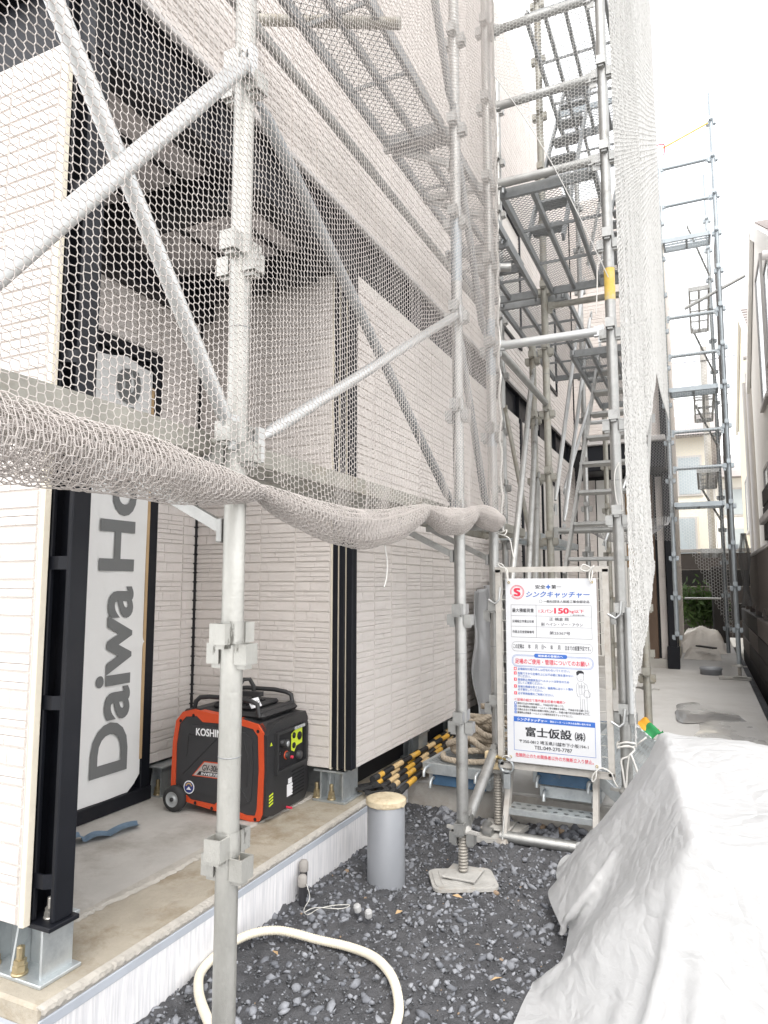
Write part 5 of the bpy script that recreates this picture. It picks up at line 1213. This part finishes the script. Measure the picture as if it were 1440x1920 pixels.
# ---------------- barrier poles, black and yellow
def striped(label, p0, p1, r=.0145, ph=0):
    t = thing('barrier_pole', label, 'barrier pole', p0, 0, 'black and yellow barrier poles'); p0, p1 = Vector(p0), Vector(p1); d = p1 - p0; Ln = d.length; u = d / Ln
    s = 0; k = ph; first = True
    while s < Ln:
        e = min(Ln, s + (.06 if first else .115)); m_ = 'pole_black' if k % 2 == 0 else ('pole_yellow', 'pole_pale')[(k // 2) % 2]
        MB().path([u * s, u * e], r if m_ != 'pole_black' else r * .985, 14, caps=first or e >= Ln).build('stripe', m_, t); s = e; k += 1; first = False
    MB().path([u * -.055, u * .004], r * 1.12, 14).build('end_cap', 'rubber', t)
    return t
bpz = ZS + .018
for k, (a, b_) in enumerate((((-1.560, 3.20), (-1.60, 4.60)), ((-1.525, 3.20), (-1.565, 4.65)), ((-1.490, 3.22), (-1.525, 4.6)), ((-1.452, 3.25), (-1.49, 4.55)), ((-1.415, 3.28), (-1.455, 4.5)))):
    striped('striped barrier pole lying along the wall, %s from the siding' % ('first', 'second', 'third', 'fourth', 'fifth')[k], (a[0], a[1], bpz + (.0, .012, .004, .0, -.02)[k]), (b_[0], b_[1], bpz + .03), ph=(k * 1) % 4)
striped('striped barrier pole lying on top of the others', (-1.535, 3.24, bpz + .038), (-1.50, 4.6, bpz + .055), ph=1)
for k, pts in enumerate(([(-1.60, 3.14, .235), (-1.56, 3.08, .25), (-1.50, 3.10, .262), (-1.49, 3.16, .255), (-1.54, 3.18, .25), (-1.60, 3.14, .24)], [(-1.53, 3.12, .24), (-1.50, 3.05, .245), (-1.45, 3.06, .25), (-1.43, 3.13, .245), (-1.47, 3.17, .245)], [(-1.49, 3.15, .23), (-1.46, 3.09, .235), (-1.41, 3.12, .235), (-1.42, 3.19, .235)])):
    m = MB(); ctr = [Vector(q) for q in pts]; 
    for a, b_ in zip(ctr, ctr[1:]): m.obox(a, b_ + (b_ - a) * .05, .022, .012)
    o = m.build('rubber_strap', 'rubber'); tag(o, 'black rubber strap at the near ends of the striped poles, %s' % ('left', 'middle', 'right')[k], 'strap')
# ---------------- ropes
def rope(label, pts, r=.015, m='rope', strandsn=3, pitch=.055):
    pts = [Vector(p) for p in pts]; ctr = []
    for i in range(len(pts) - 1):
        p0, p1, p2, p3 = pts[max(i-1, 0)], pts[i], pts[i+1], pts[min(i+2, len(pts)-1)]
        for k in range(10):
            t = k / 10; ctr.append(.5 * ((2*p1) + (p2-p0)*t + (2*p0-5*p1+4*p2-p3)*t*t + (3*p1-p0-3*p2+p3)*t**3))
    root = thing('rope', label, 'rope', pts[0]); s = 0; o0 = pts[0]
    for q in range(strandsn):
        line = []; s = 0; x = None
        for i, c in enumerate(ctr):
            d = (ctr[min(i+1, len(ctr)-1)] - ctr[max(i-1, 0)]).normalized()
            if x is None: x = d.cross(V(0, 0, 1)); x = x.normalized() if x.length > .01 else V(1, 0, 0)
            x = (x - d * x.dot(d)).normalized(); y = d.cross(x)
            if i: s += (ctr[i] - ctr[i-1]).length
            an = s / pitch * 2 * math.pi + q * 2 * math.pi / strandsn
            line.append(c - o0 + (x * math.cos(an) + y * math.sin(an)) * r * .52)
        MB().path(line, r * .60, 7).build('strand', m, root)
    return root
g_ = random.Random(12)
def tangle(label, cx, cy, z0, R0, n, seed, m='rope', r=.0165):
    gg = random.Random(seed); pts = []; a = gg.uniform(0, 6)
    for k in range(n):
        a += gg.uniform(.6, 1.15); rr = R0 * gg.uniform(.45, 1.05)
        pts.append((cx + rr * math.cos(a), cy + rr * .9 * math.sin(a), z0 + .012 + .17 * (k / n) * (1.15 - rr / R0) + gg.uniform(0, .028)))
    return rope(label, pts, r, m)
zr = ZY + .12
tangle('beige rope coil heaped on the deck plank, lowest coil', -1.19, 3.68, zr, .155, 16, 1); tangle('beige rope coil heaped on the deck plank, middle coil', -1.14, 3.78, zr + .045, .15, 15, 2); tangle('beige rope coil heaped on the deck plank, top coil', -1.16, 3.88, zr + .12, .13, 14, 3)
tangle('beige rope coil lying behind the tower pole', -.99, 3.76, zr - .02, .14, 16, 4); tangle('beige rope heap against the grey cover', -1.18, 4.16, zr + .03, .17, 18, 5); tangle('yellow rope end showing in the rope heap', -1.02, 4.10, zr + .19, .06, 6, 6, 'rope_yellow', .008)
rope('beige rope looped along the plank front edge', [(-1.32, 3.62, zr + .012), (-1.28, 3.53, zr + .012), (-1.18, 3.50, zr + .014), (-1.08, 3.53, zr + .014), (-1.02, 3.62, zr + .014), (-1.05, 3.72, zr + .03)])
# ---------------- pipes in the ground
t = thing('drain_pipe', 'thick grey plastic drain pipe standing in the gravel with a taped lid', 'drain pipe', (-1.255, 2.735, 0))
pv = MB(); rr = .079; pv.lathe([(rr, -.05), (rr, .335), (rr - .004, .338)], n=40); pv.build('pipe_wall', 'pvc', t)
cap = MB(); prof = [(rr + .002, .315), (rr + .005, .320), (rr + .006, .330), (rr + .004, .338), (rr - .008, .344), (.05, .346), (0, .347)]; cap.lathe(prof, n=40); cap.build('lid', 'pvc_cap', t)
tp = MB()
for k in range(40):
    a = 2*math.pi*k/40; a2 = 2*math.pi*(k+1)/40; z_a = .320 + .003 * math.sin(k * 2.7) + .003 * math.sin(k * .6); z_b = .320 + .003 * math.sin((k+1 if k < 39 else 0) * 2.7) + .003 * math.sin((k+1 if k < 39 else 0) * .6)
    q = rr + .0065; tp.add([(q*math.cos(a), q*math.sin(a), z_a), (q*math.cos(a2), q*math.sin(a2), z_b), (q*math.cos(a2), q*math.sin(a2), .338), (q*math.cos(a), q*math.sin(a), .338)], [(0, 1, 2, 3)])
tp.build('tape', 'pvc_cap', t)
def stub(label, x, y, z1, r=.0165):
    t = thing('pipe_stub', label, 'pipe stub', (x, y, 0)); MB().lathe([(r, -.05), (r, z1 - .04)], n=18).build('pipe_wall', 'pipe_black', t)
    MB().lathe([(r + .003, z1 - .040), (r + .004, z1 - .037), (r + .0035, z1 - .008), (r - .002, z1), (0, z1 + .003)], n=18).build('taped_cap', 'tape_dusty', t)
stub('taller capped black pipe stub against the foundation', -1.470, 2.43, .160, .0145); stub('shorter capped black pipe stub in front of the taller one', -1.448, 2.385, .125, .0145)
cord('thin steel wire curled on the gravel by the pipe stubs', [(-1.45, 2.42, .07), (-1.42, 2.37, .10), (-1.40, 2.36, .06), (-1.40, 2.32, .035), (-1.36, 2.28, .04), (-1.34, 2.33, .045), (-1.29, 2.37, .05), (-1.25, 2.40, .045), (-1.27, 2.36, .045), (-1.35, 2.32, .05), (-1.38, 2.29, .04)], .0014, 'wire', 'wire')
for k, (x, y) in enumerate(((-1.215, 2.40), (-1.165, 2.385))):
    c = MB(); c.lathe([(.013, 0), (.014, .004), (.014, .02), (.010, .026), (0, .027)], (0, 0, 0), 10, smooth=False); o = c.build('marker_stone', 'dust_label'); o.location = (x, y, .03 + float(ground_h(np.array(x), np.array(y)))); o.rotation_euler = (R(14), R(-10), k); tag(o, 'small pale marked block in the gravel, %s of two' % ('left', 'right')[k], 'block')
# ---------------- cream corrugated hose
hz_ = [(-1.21, 1.60), (-1.305, 1.655), (-1.411, 1.742), (-1.475, 1.85), (-1.450, 1.995), (-1.372, 2.095), (-1.246, 2.165), (-1.13, 2.180), (-1.021, 2.140), (-.925, 2.055), (-.863, 1.965), (-.827, 1.875), (-.815, 1.77), (-.84, 1.66), (-.90, 1.55), (-1.0, 1.45)]
pts = [V(a, b_, .026 + float(ground_h(np.array(a), np.array(b_))) + (.02 if i in (4, 5) else 0)) for i, (a, b_) in enumerate(hz_)]
ctr = []
for i in range(len(pts) - 1):
    p0, p1, p2, p3 = pts[max(i-1, 0)], pts[i], pts[i+1], pts[min(i+2, len(pts)-1)]; n = int((p2 - p1).length / .0022)
    for k in range(n):
        t_ = k / n; ctr.append(.5 * ((2*p1) + (p2-p0)*t_ + (2*p0-5*p1+4*p2-p3)*t_*t_ + (3*p1-p0-3*p2+p3)*t_**3))
m = MB(); m.path(ctr, .014, 14, rs=[.0132 + .0014 * (1 if (i // 2) % 2 else 0) for i in range(len(ctr))]); o = m.build('corrugated_hose', 'hose'); tag(o, 'cream corrugated hose curving over the gravel at the bottom', 'hose')
# ---------------- blue strap on the slab, leaves
vs, fs = [], []; n = 40
for i in range(n + 1):
    a = i / n; x = -2.34 + .10 * a; y = 1.98 + .34 * a + .02 * math.sin(a * 7); z = ZS + .012 + .012 * abs(math.sin(a * 9)) + (.015 if a < .3 else 0)
    vs += [(x, y, z), (x + .045 + .012 * math.sin(a * 11), y - .03, z - .002), (x + .07, y - .05, z + .006)]
for i in range(n): k = i * 3; fs += [(k, k+1, k+4, k+3), (k+1, k+2, k+5, k+4)]
m = MB(); m.add(vs, fs, True); o = m.build('plastic_strap', 'blue_strap'); tag(o, 'loose blue plastic strap lying on the slab by the wrapped window', 'strap')
for k, (x, y) in enumerate(((-.905, 2.62), (-1.06, 2.42), (-1.30, 1.98), (-.62, 2.15))):
    m = MB(); m.add([(-.02, 0, 0), (0, -.008, .005), (.022, 0, .002), (0, .010, .006)], [(0, 1, 2, 3)]); o = m.build('dry_leaf', 'cardboard'); o.location = (x, y, .045 + float(ground_h(np.array(x), np.array(y)))); o.rotation_euler = (.2, .1, k * 1.3); tag(o, 'brown dry scrap on the gravel, %s' % ('nearest the base pad', 'between hose and base pad', 'inside the hose loop', 'beside the white sheet')[k], 'scrap')
# ---------------- silver cover standing at the wall behind the poles
nu, nv = 26, 40; vs = []; fs = []
for i in range(nu + 1):
    for k in range(nv + 1):
        a, b_ = i / nu, k / nv; y = 4.62 + .62 * a; z = ZS + .02 + 1.05 * b_ * (1 - .10 * (1 - a) * b_)
        x = XF + .06 + .10 * math.sin(a * math.pi) ** .6 * (1 - .55 * b_) + .026 * math.sin(a * 23 + b_ * 3 + 1.5 * math.sin(b_ * 5)) * (1 - .3 * b_) + .012 * math.sin(a * 51 + b_ * 9) + .01 * math.sin(a * 7 + b_ * 13)
        vs.append((x, y, z))
for i in range(nu):
    for k in range(nv): a = i * (nv + 1) + k; fs.append((a, a + nv + 1, a + nv + 2, a + 1))
m = MB(); m.add(vs, fs, True); o = m.build('silver_cover', 'silver_tarp'); tag(o, 'silver grey cover draped upright against the siding by the ropes', 'cover')
sm = o.modifiers.new('thickness', 'SOLIDIFY'); sm.thickness = .004
# ---------------- coloured cloths by the jack leg
for k, (x, y, mt, lab) in enumerate(((-.40, 4.62, 'green_cloth', 'green cloth lying on the yard slab right of the sign'), (-.425, 4.66, 'orange_cloth', 'orange cloth on the green one right of the sign'))):
    n = 12; vs = []; fs = []
    for i in range(n + 1):
        for j in range(n + 1):
            a, b_ = i / n, j / n; vs.append((x + .14 * a - .02 + .01 * math.sin(b_ * 9), y + .16 * b_, ZY + .12 + .02 * math.sin(a * 8 + b_ * 5) + (.05 if k else 0) * (1 - a) + .05 * math.sin(math.pi * a) * math.sin(math.pi * b_)))
    for i in range(n):
        for j in range(n): q = i * (n+1) + j; fs.append((q, q + n + 1, q + n + 2, q + 1))
    m = MB(); m.add(vs, fs, True); o = m.build('cloth', mt); tag(o, lab, 'cloth')
# manhole ring on the yard
m = MB(); m.lathe([(.10, 0), (.115, .0), (.115, .05), (.122, .055), (.122, .075), (.105, .085), (0, .085)], n=32); o = m.build('inspection_cap', 'pvc'); o.location = (.03, 9.0, ZY); tag(o, 'round grey inspection cap on the yard slab by the far pole', 'inspection cap')
# ================================================================== WHITE SHEET draped over a heap (position-based cloth)
def drape():
    nx, ny = 104, 112; sp = .0215; x0, y0 = -.70, 1.05
    I, J = np.meshgrid(np.arange(nx), np.arange(ny), indexing='ij')
    rest = np.stack([x0 + I * sp, y0 + J * sp], -1)
    th = R(10); c, s = math.cos(th), math.sin(th); ctr = np.array([.3, 2.25])
    q = (rest - ctr) * .95; q = np.stack([q[..., 0] * c - q[..., 1] * s, q[..., 0] * s + q[..., 1] * c], -1) + ctr
    P = np.concatenate([q, np.full((nx, ny, 1), .74)], -1); P[..., 2] += .012 * NR.normal(size=(nx, ny)); Q = P.copy()
    A, B = np.array([-.17, 2.95]), np.array([-.06, 2.06])     # crest of the heap: far left and near left corner
    nl = np.array([(A - B)[1], -(A - B)[0]]); nl /= np.linalg.norm(nl)
    def top(X, Y):
        dl = (X - A[0]) * nl[0] + (Y - A[1]) * nl[1]          # inside positive
        df = Y - (2.06 - .20 * (X + .06)); db = 3.02 - Y - .05 * X
        h = .530 + .10 * np.clip((Y - 2.06) / .87, 0, 1) - .03 * np.clip(X, 0, 1) + .014 * np.sin(X * 9 + 1) * np.sin(Y * 7) + .02 * np.exp(-(dl / .06) ** 2)
        fl = np.clip(-dl, 0, None) * 1.35 + .05 * np.sin(Y * 11) * np.clip(-dl * 4, 0, 1); ff = np.clip(-df, 0, None) * 3.2; fb = np.clip(-db, 0, None) * 3.
        return h - np.sqrt(fl ** 2 + ff ** 2 + fb ** 2)
    def gh(X, Y): return np.where(Y < 3.5, ground_h(X, Y), ZY) + .028
    cons = []
    for (a, b, l) in ((1, 0, 1.), (0, 1, 1.), (1, 1, 1.41421), (1, -1, 1.41421), (2, 0, 2.), (0, 2, 2.)):
        if b >= 0: A_ = (slice(0, nx - a), slice(0, ny - b)); B_ = (slice(a, nx), slice(b, ny))
        else: A_ = (slice(0, nx - a), slice(-b, ny)); B_ = (slice(a, nx), slice(0, ny + b))
        cons.append((A_, B_, l * sp, (.9 if l < 1.2 else .5 if l < 1.6 else .06)))
    for step in range(230):
        vel = (P - Q) * .96; Q = P.copy(); P = P + vel; P[..., 2] -= .0012
        for it in range(9):
            for A_, B_, l, k in cons:
                a, b = P[A_], P[B_]; d = b - a; ln = np.linalg.norm(d, axis=-1, keepdims=True) + 1e-9
                corr = d * (.5 * k * (ln - l) / ln) * .55
                P[A_] += corr; P[B_] -= corr
            h = np.maximum(top(P[..., 0], P[..., 1]) + .006, gh(P[..., 0], P[..., 1]))
            P[..., 2] = np.maximum(P[..., 2], h)
        con = P[..., 2] <= h + .002
        Q[con] = Q[con] + (P[con] - Q[con]) * .8       # friction
    i, j = np.meshgrid(np.arange(nx - 1), np.arange(ny - 1), indexing='ij'); a = (i * ny + j).ravel()
    return P.reshape(-1, 3), np.stack([a, a + ny, a + ny + 1, a + 1], 1)
def crumple(P, nx, ny):
    """upsample the draped grid and press sharp plastic creases into it along the normals"""
    G = P.reshape(nx, ny, 3)
    def up(G):
        n = G.shape[0]; H = np.empty((2 * n - 1,) + G.shape[1:]); H[::2] = G
        H[1::2] = (G[:-1] + G[1:]) / 2
        if n > 3: H[3:-3:2] = (-G[:-3] + 9 * G[1:-2] + 9 * G[2:-1] - G[3:]) / 16
        return H
    G = up(G); G = np.swapaxes(up(np.swapaxes(G, 0, 1)), 0, 1)
    du = np.gradient(G, axis=0); dv = np.gradient(G, axis=1); N = np.cross(du, dv); N /= np.linalg.norm(N, axis=-1, keepdims=True) + 1e-9
    g_ = np.random.default_rng(77); n, m = G.shape[:2]
    U, W_ = np.meshgrid(np.arange(n) * .01075, np.arange(m) * .01075, indexing='ij'); D = np.zeros((n, m))
    wu = U + .10 * snoise((U, W_), 61, 5, 4.); wv = W_ + .10 * snoise((U, W_), 62, 5, 4.)
    for k in range(20):
        th = g_.uniform(0, 3.14); f = g_.uniform(5, 40); ph = g_.uniform(0, 6.28)
        s_ = (wu * math.cos(th) + wv * math.sin(th)) * f + ph
        ridge = np.abs(2 * (s_ / 6.28 - np.floor(s_ / 6.28 + .5))) if k % 3 else (1 - np.abs(np.sin(s_))) ** 4
        mask = np.clip(snoise((U, W_), 100 + k, 4, 3.5) * 2.2 + .05, 0, 1)
        D += ridge * mask * g_.choice([-1, 1]) * .046 / f
    D += .004 * snoise((U, W_), 71, 5, 9.)
    flat = np.clip((N[..., 2:] - .8) / .2, 0, 1)[..., 0]
    G = G + N * (D * (1 - .55 * flat))[..., None]
    G[..., 2] = np.maximum(G[..., 2], np.where(G[..., 1] < 3.5, ground_h(G[..., 0], G[..., 1]), ZY) + .014)
    i, j = np.meshgrid(np.arange(n - 1), np.arange(m - 1), indexing='ij'); a = (i * m + j).ravel()
    return G.reshape(-1, 3), np.stack([a, a + m, a + m + 1, a + 1], 1)
pv_, pf_ = drape()
pv_, pf_ = crumple(pv_, 104, 112)
sheet = nm_mesh('white_sheet', pv_, pf_, 'white_sheet', smooth=True)
tag(sheet, 'crumpled white plastic sheet covering a heap in the right foreground', 'sheet')

# ================================================================== NEIGHBOURS AND BACKGROUND
def gable_house(label, x0, x1, y0, y1, yr, ze, zr, wall, windows, pipes=(), roofm='roof_grey'):
    """gable wall faces the passage (plane x0); ridge along x at yr"""
    t = thing('neighbour_house', label, 'house', (x0, (y0 + y1) / 2, 0)); ox, oy = x0, (y0 + y1) / 2
    Y0, Y1, YR = y0 - oy, y1 - oy, yr - oy; dx = x1 - x0
    zf = ze - (y1 - yr - (yr - y0)) * 0
    m = MB(); poly = [(Y0, -.1), (Y1, -.1), (Y1, ze), (YR, zr), (Y0, ze)]
    m.add([(0, a, b) for a, b in poly] + [(dx, a, b) for a, b in poly], [(4,3,2,1,0), (5,6,7,8,9), (0,1,6,5), (1,2,7,6), (2,3,8,7), (3,4,9,8), (4,0,5,9)]); m.build('wall', wall, t)
    sl = (zr - ze) / (YR - Y0); ov = .28
    r_ = MB(); r_.obox((dx/2, Y0 - ov, ze - sl*ov + .06), (dx/2, YR, zr + .06), dx + .02, .10, up=(0, 0, 1)); roof = r_.build('roof', roofm, t)
    r_ = MB(); r_.obox((dx/2, Y1 + ov, ze - sl*ov + .06), (dx/2, YR, zr + .06), dx + .02, .10, up=(0, 0, 1)); r_.build('roof', roofm, t)
    n = 14
    for k in range(n):
        a = k / n; yy = Y0 - ov + (YR - Y0 + ov) * a; zz = ze - sl*ov + (zr - ze + sl*ov) * a + .125
        s = MB(); s.obox((.0, yy, zz), (dx, yy, zz), .05, .016); s.build('roof_course', roofm, roof)
    b_ = MB(); b_.obox((-.035, Y0 - ov, ze - sl*ov), (-.035, YR, zr), .05, .20); b_.obox((-.035, Y1 + ov, ze - sl*ov), (-.035, YR, zr), .05, .20); b_.build('verge_board', 'white_wall', t)
    b_ = MB(); b_.path([(-.2, Y0 - ov - .04, ze - sl*ov - .04), (dx, Y0 - ov - .04, ze - sl*ov - .04)], .05, 8); b_.build('gutter', 'trim_grey', t)
    for (a, b2, c, d) in windows:
        a -= oy; b2 -= oy; f = MB()
        f.cbox(-.03, 0, a, a + .05, c, d, .004); f.cbox(-.03, 0, b2 - .05, b2, c, d, .004); f.cbox(-.03, 0, a + .05, b2 - .05, c, c + .05, .004); f.cbox(-.03, 0, a + .05, b2 - .05, d - .05, d, .004)
        fo_ = f.build('window', 'trim_grey', t); p = MB(); p.box(-.015, -.008, a + .05, b2 - .05, c + .05, d - .05); p.build('pane', 'glass_blue', fo_); s = MB(); s.cbox(-.05, 0, a - .04, b2 + .04, c - .05, c, .004); s.build('sill', 'trim_grey', fo_)
    for (y, z0, z1, r) in pipes:
        p = MB(); p.path([(-.07, y - oy, z0), (-.07, y - oy, z1)], r, 10); p.build('downpipe', 'trim_grey', t)
    return t
gable_house('white neighbouring house at the right edge with narrow windows', .88, 6.0, 8.0, 13.0, 10.9, 4.75, 6.35, 'white_wall', [(9.0, 9.7, 4.0, 5.2), (10.0, 10.9, 3.7, 5.6), (9.2, 9.8, 2.6, 3.4), (8.8, 9.4, 1.95, 2.45), (10.6, 11.3, 1.7, 2.9)], [(8.15, 0, 4.6, .05)])
gable_house('cream neighbouring house behind the white one', .98, 6.5, 13.3, 19.5, 16.4, 5.3, 7.1, 'cream_wall', [(14.0, 14.8, 2.2, 3.8), (15.4, 16.3, 3.9, 5.2), (17.0, 17.8, 2.4, 3.6), (14.2, 14.9, .9, 1.7)], [(13.7, 0, 5.0, .08), (15.1, 0, 5.2, .06)])
# brown boundary wall of big planks/blocks with a screen fence on top
bw = thing('boundary_wall', 'dark brown boundary wall of stacked planks at the right edge', 'wall', (.56, 9.0, 0))
for r_ in range(4):
    for k in range(5):
        y = -5.2 + k * 1.9; m = MB(); m.cbox(0, .10, y + .004, y + 1.892, -.06 + r_ * .225, .157 + r_ * .225, .008); m.build('plank', ('fence_dark', 'fence_brown', 'fence_dark', 'fence_dark')[(r_ + k) % 4], bw)
for k in range(8): m = MB(); m.cbox(.02, .09, -5.1 + k * 1.2, -5.02 + k * 1.2, .84, .96, .004); m.build('fence_post', 'fence_brown', bw)
sf = thing('screen_fence', 'brown screen fence panels on top of the boundary wall', 'fence', (.60, 9.0, .90))
for k in range(4):
    y = -4.3 + k * 1.62; m = MB(); m.cbox(0, .03, y, y + 1.60, .0, .70, .004); m.build('fence_panel', 'fence_brown', sf)
    m = MB(); m.cbox(-.015, .045, y, y + 1.60, .702, .74, .004); m.build('top_rail', 'trim_grey', sf)
sf2 = thing('balcony_screen', 'dark slatted balcony screen jutting in at the right edge', 'screen', (.62, 7.4, 1.72))
for k in range(3): m = MB(); m.cbox(.02, .06, -1.2, 1.4, .0 + k * .19, .175 + k * .19, .004); m.build('slat', 'fence_dark', sf2)
m = MB(); m.cbox(-.02, .10, -1.25, 1.45, .18, .25, .004); m.build('rail', 'trim_grey', sf2)
# end of the passage: fence, shrubs, white bags, houses behind
ef = thing('end_fence', 'dark fence closing the far end of the passage', 'fence', (.0, 15.1, 0))
for k in range(5): m = MB(); m.cbox(-1.2, .9, 0, .04, .2 + k * .33, .528 + k * .33, .004); m.build('fence_board', ('fence_brown', 'fence_dark')[k % 2], ef)
m = MB(); m.cbox(-1.2, .9, -.03, .07, 1.86, 1.93, .006); m.build('top_rail', 'trim_grey', ef)
ep = pipe('guard_rail', 'thin pipe crossing before the shrubs at the far end', 'pipe', (-.36, 13.6, .98), (.30, 13.6, .98), .018, 'galv', wedge=False)
bx_ = MB(); bx_.cbox(.12, .34, 13.8, 14.3, .1, 1.55, .02); o = bx_.build('meter_cabinet', 'fence_dark'); tag(o, 'dark upright cabinet at the far end behind the poles', 'cabinet')
def shrub(label, x, y, z, sx, sz, n, seed):
    g_ = np.random.default_rng(seed); t = thing('shrub', label, 'shrub', (x, y, z))
    st_ = MB()
    for k in range(6):
        a = g_.uniform(-1, 1); st_.path([(0, 0, 0), (a * sx * .3, g_.uniform(-.1, .1), sz * .5), (a * sx * .8, g_.uniform(-.15, .15), sz * g_.uniform(.7, 1))], .006, 5)
    st_.build('stem', 'stem', t); c = g_.normal(size=(n, 3)) * np.array([sx * .42, .13, sz * .26]) + np.array([0, 0, sz * .5])
    d = g_.normal(size=(n, 3)) + np.array([0, -.4, .3]); d /= np.linalg.norm(d, axis=1, keepdims=True); up = np.cross(d, g_.normal(size=(n, 3))); up /= np.linalg.norm(up, axis=1, keepdims=True)
    Ls = g_.uniform(.05, .10, (n, 1)); v = np.stack([c - d * Ls, c + up * Ls * .28, c + d * Ls, c - up * Ls * .28], 1).reshape(-1, 3); f = np.arange(n * 4).reshape(-1, 4)
    o = nm_mesh('crown', v, f, 'leaf', t); o['kind'] = 'stuff'
shrub('green shrub with pale leaf tips at the far end, left', -.22, 14.2, .45, .38, .75, 520, 3); shrub('green shrub at the far end, right of the other', .08, 14.4, .40, .34, .70, 420, 5)
def bag(label, cx, cy, sx, sy, sz, seed):
    n = 34; vs = []; fs = []; g_ = np.random.default_rng(seed)
    for i in range(n + 1):
        for j in range(n + 1):
            a, b_ = i / n * 2 - 1, j / n * 2 - 1; r2 = max(abs(a), abs(b_)); h = sz * (1 - r2 ** 3.2)
            vs.append((cx + sx * a, cy + sy * b_, ZY + .004 + max(0, h)))
    P = np.array(vs); P[:, 2] += np.where(P[:, 2] > ZY + .01, 1, 0) * (.16 * sz / .3) * (snoise((P[:, 0] * 3, P[:, 1] * 3), seed, 6, 3.)); P[:, 2] = np.maximum(P[:, 2], ZY + .004)
    for i in range(n):
        for j in range(n): q = i * (n+1) + j; fs.append((q, q + n + 1, q + n + 2, q + 1))
    o = nm_mesh('covered_heap', P, np.array(fs), 'white_bag', smooth=True); tag(o, label, 'covered heap')
bag('pale sheet-covered heap at the far end of the passage, rear', -.06, 13.2, .34, 1.6, .26, 4); bag('low pale covered heap in front of the rear one', -.06, 11.4, .24, .8, .10, 8)
m = MB(); m.obox((-.12, 10.9, ZY + .17), (.10, 10.7, ZY + .16), .08, .02); o = m.build('dark_board', 'fence_dark'); tag(o, 'dark board lying across the low covered heap', 'board')
# houses beyond the end fence
def far_house(label, x0, x1, y, z1, wall, wins, roofm='roof_grey'):
    t = thing('far_house', label, 'house', ((x0 + x1) / 2, y, 0)); cx = (x0 + x1) / 2
    m = MB(); m.box(x0 - cx, x1 - cx, 0, 6, -.1, z1); m.build('wall', wall, t)
    m = MB(); m.add([(x0-cx-.4, -.5, z1-.05), (x1-cx+.4, -.5, z1-.05), (x1-cx+.4, 6.4, z1-.05), (x0-cx-.4, 6.4, z1-.05), (x0-cx-.4, 3, z1+1.3), (x1-cx+.4, 3, z1+1.3)], [(0,1,5,4), (2,3,4,5), (1,2,5), (3,0,4), (3,2,1,0)]); m.build('roof', roofm, t)
    for a, b_, c, d in wins:
        f = MB(); f.cbox(a-cx, b_-cx, -.06, .0, c, d, .01); fo_ = f.build('window', 'trim_grey', t); p = MB(); p.box(a-cx+.06, b_-cx-.06, -.075, -.062, c+.06, d-.06); p.build('pane', 'glass_blue', fo_)
far_house('beige house beyond the far fence, seen through the far scaffold', -4.0, .25, 22.0, 5.6, 'beige_wall', [(-.75, -.1, 1.9, 3.2), (-.6, .1, 3.8, 5.0), (-2, -1.2, 2, 3.2)])
far_house('distant white house closing the gap on the right', .5, 4.5, 27.0, 5.0, 'white_wall', [(.7, 1.5, 2.0, 3.2), (.7, 1.5, 3.6, 4.6)])
m = MB(); m.path([(.25, 20, -.1), (.25, 20, 7.6)], .09, 10); o = m.build('utility_pole', 'concrete_old'); tag(o, 'pale utility pole beyond the far fence', 'utility pole')
for k, z in enumerate((6.2, 5.9, 7.2, 5.2)):
    m = MB(); m.path([(-3, 19.9, z + .1), (.25, 19.9, z), (5, 19.9, z + .25)], .012, 5); o = m.build('overhead_wire', 'pipe_black'); tag(o, 'overhead wire crossing the gap, %s' % ('second from top', 'third from top', 'topmost', 'lowest')[k], 'wire', 'overhead wires')
o = cord('red tape end fluttering at the top of the white net', [(-.27, 7.9, 6.15), (-.22, 7.88, 6.14), (-.19, 7.88, 6.12), (-.19, 7.88, 6.05), (-.20, 7.88, 6.0)], .006, 'red_tape', 'tape')
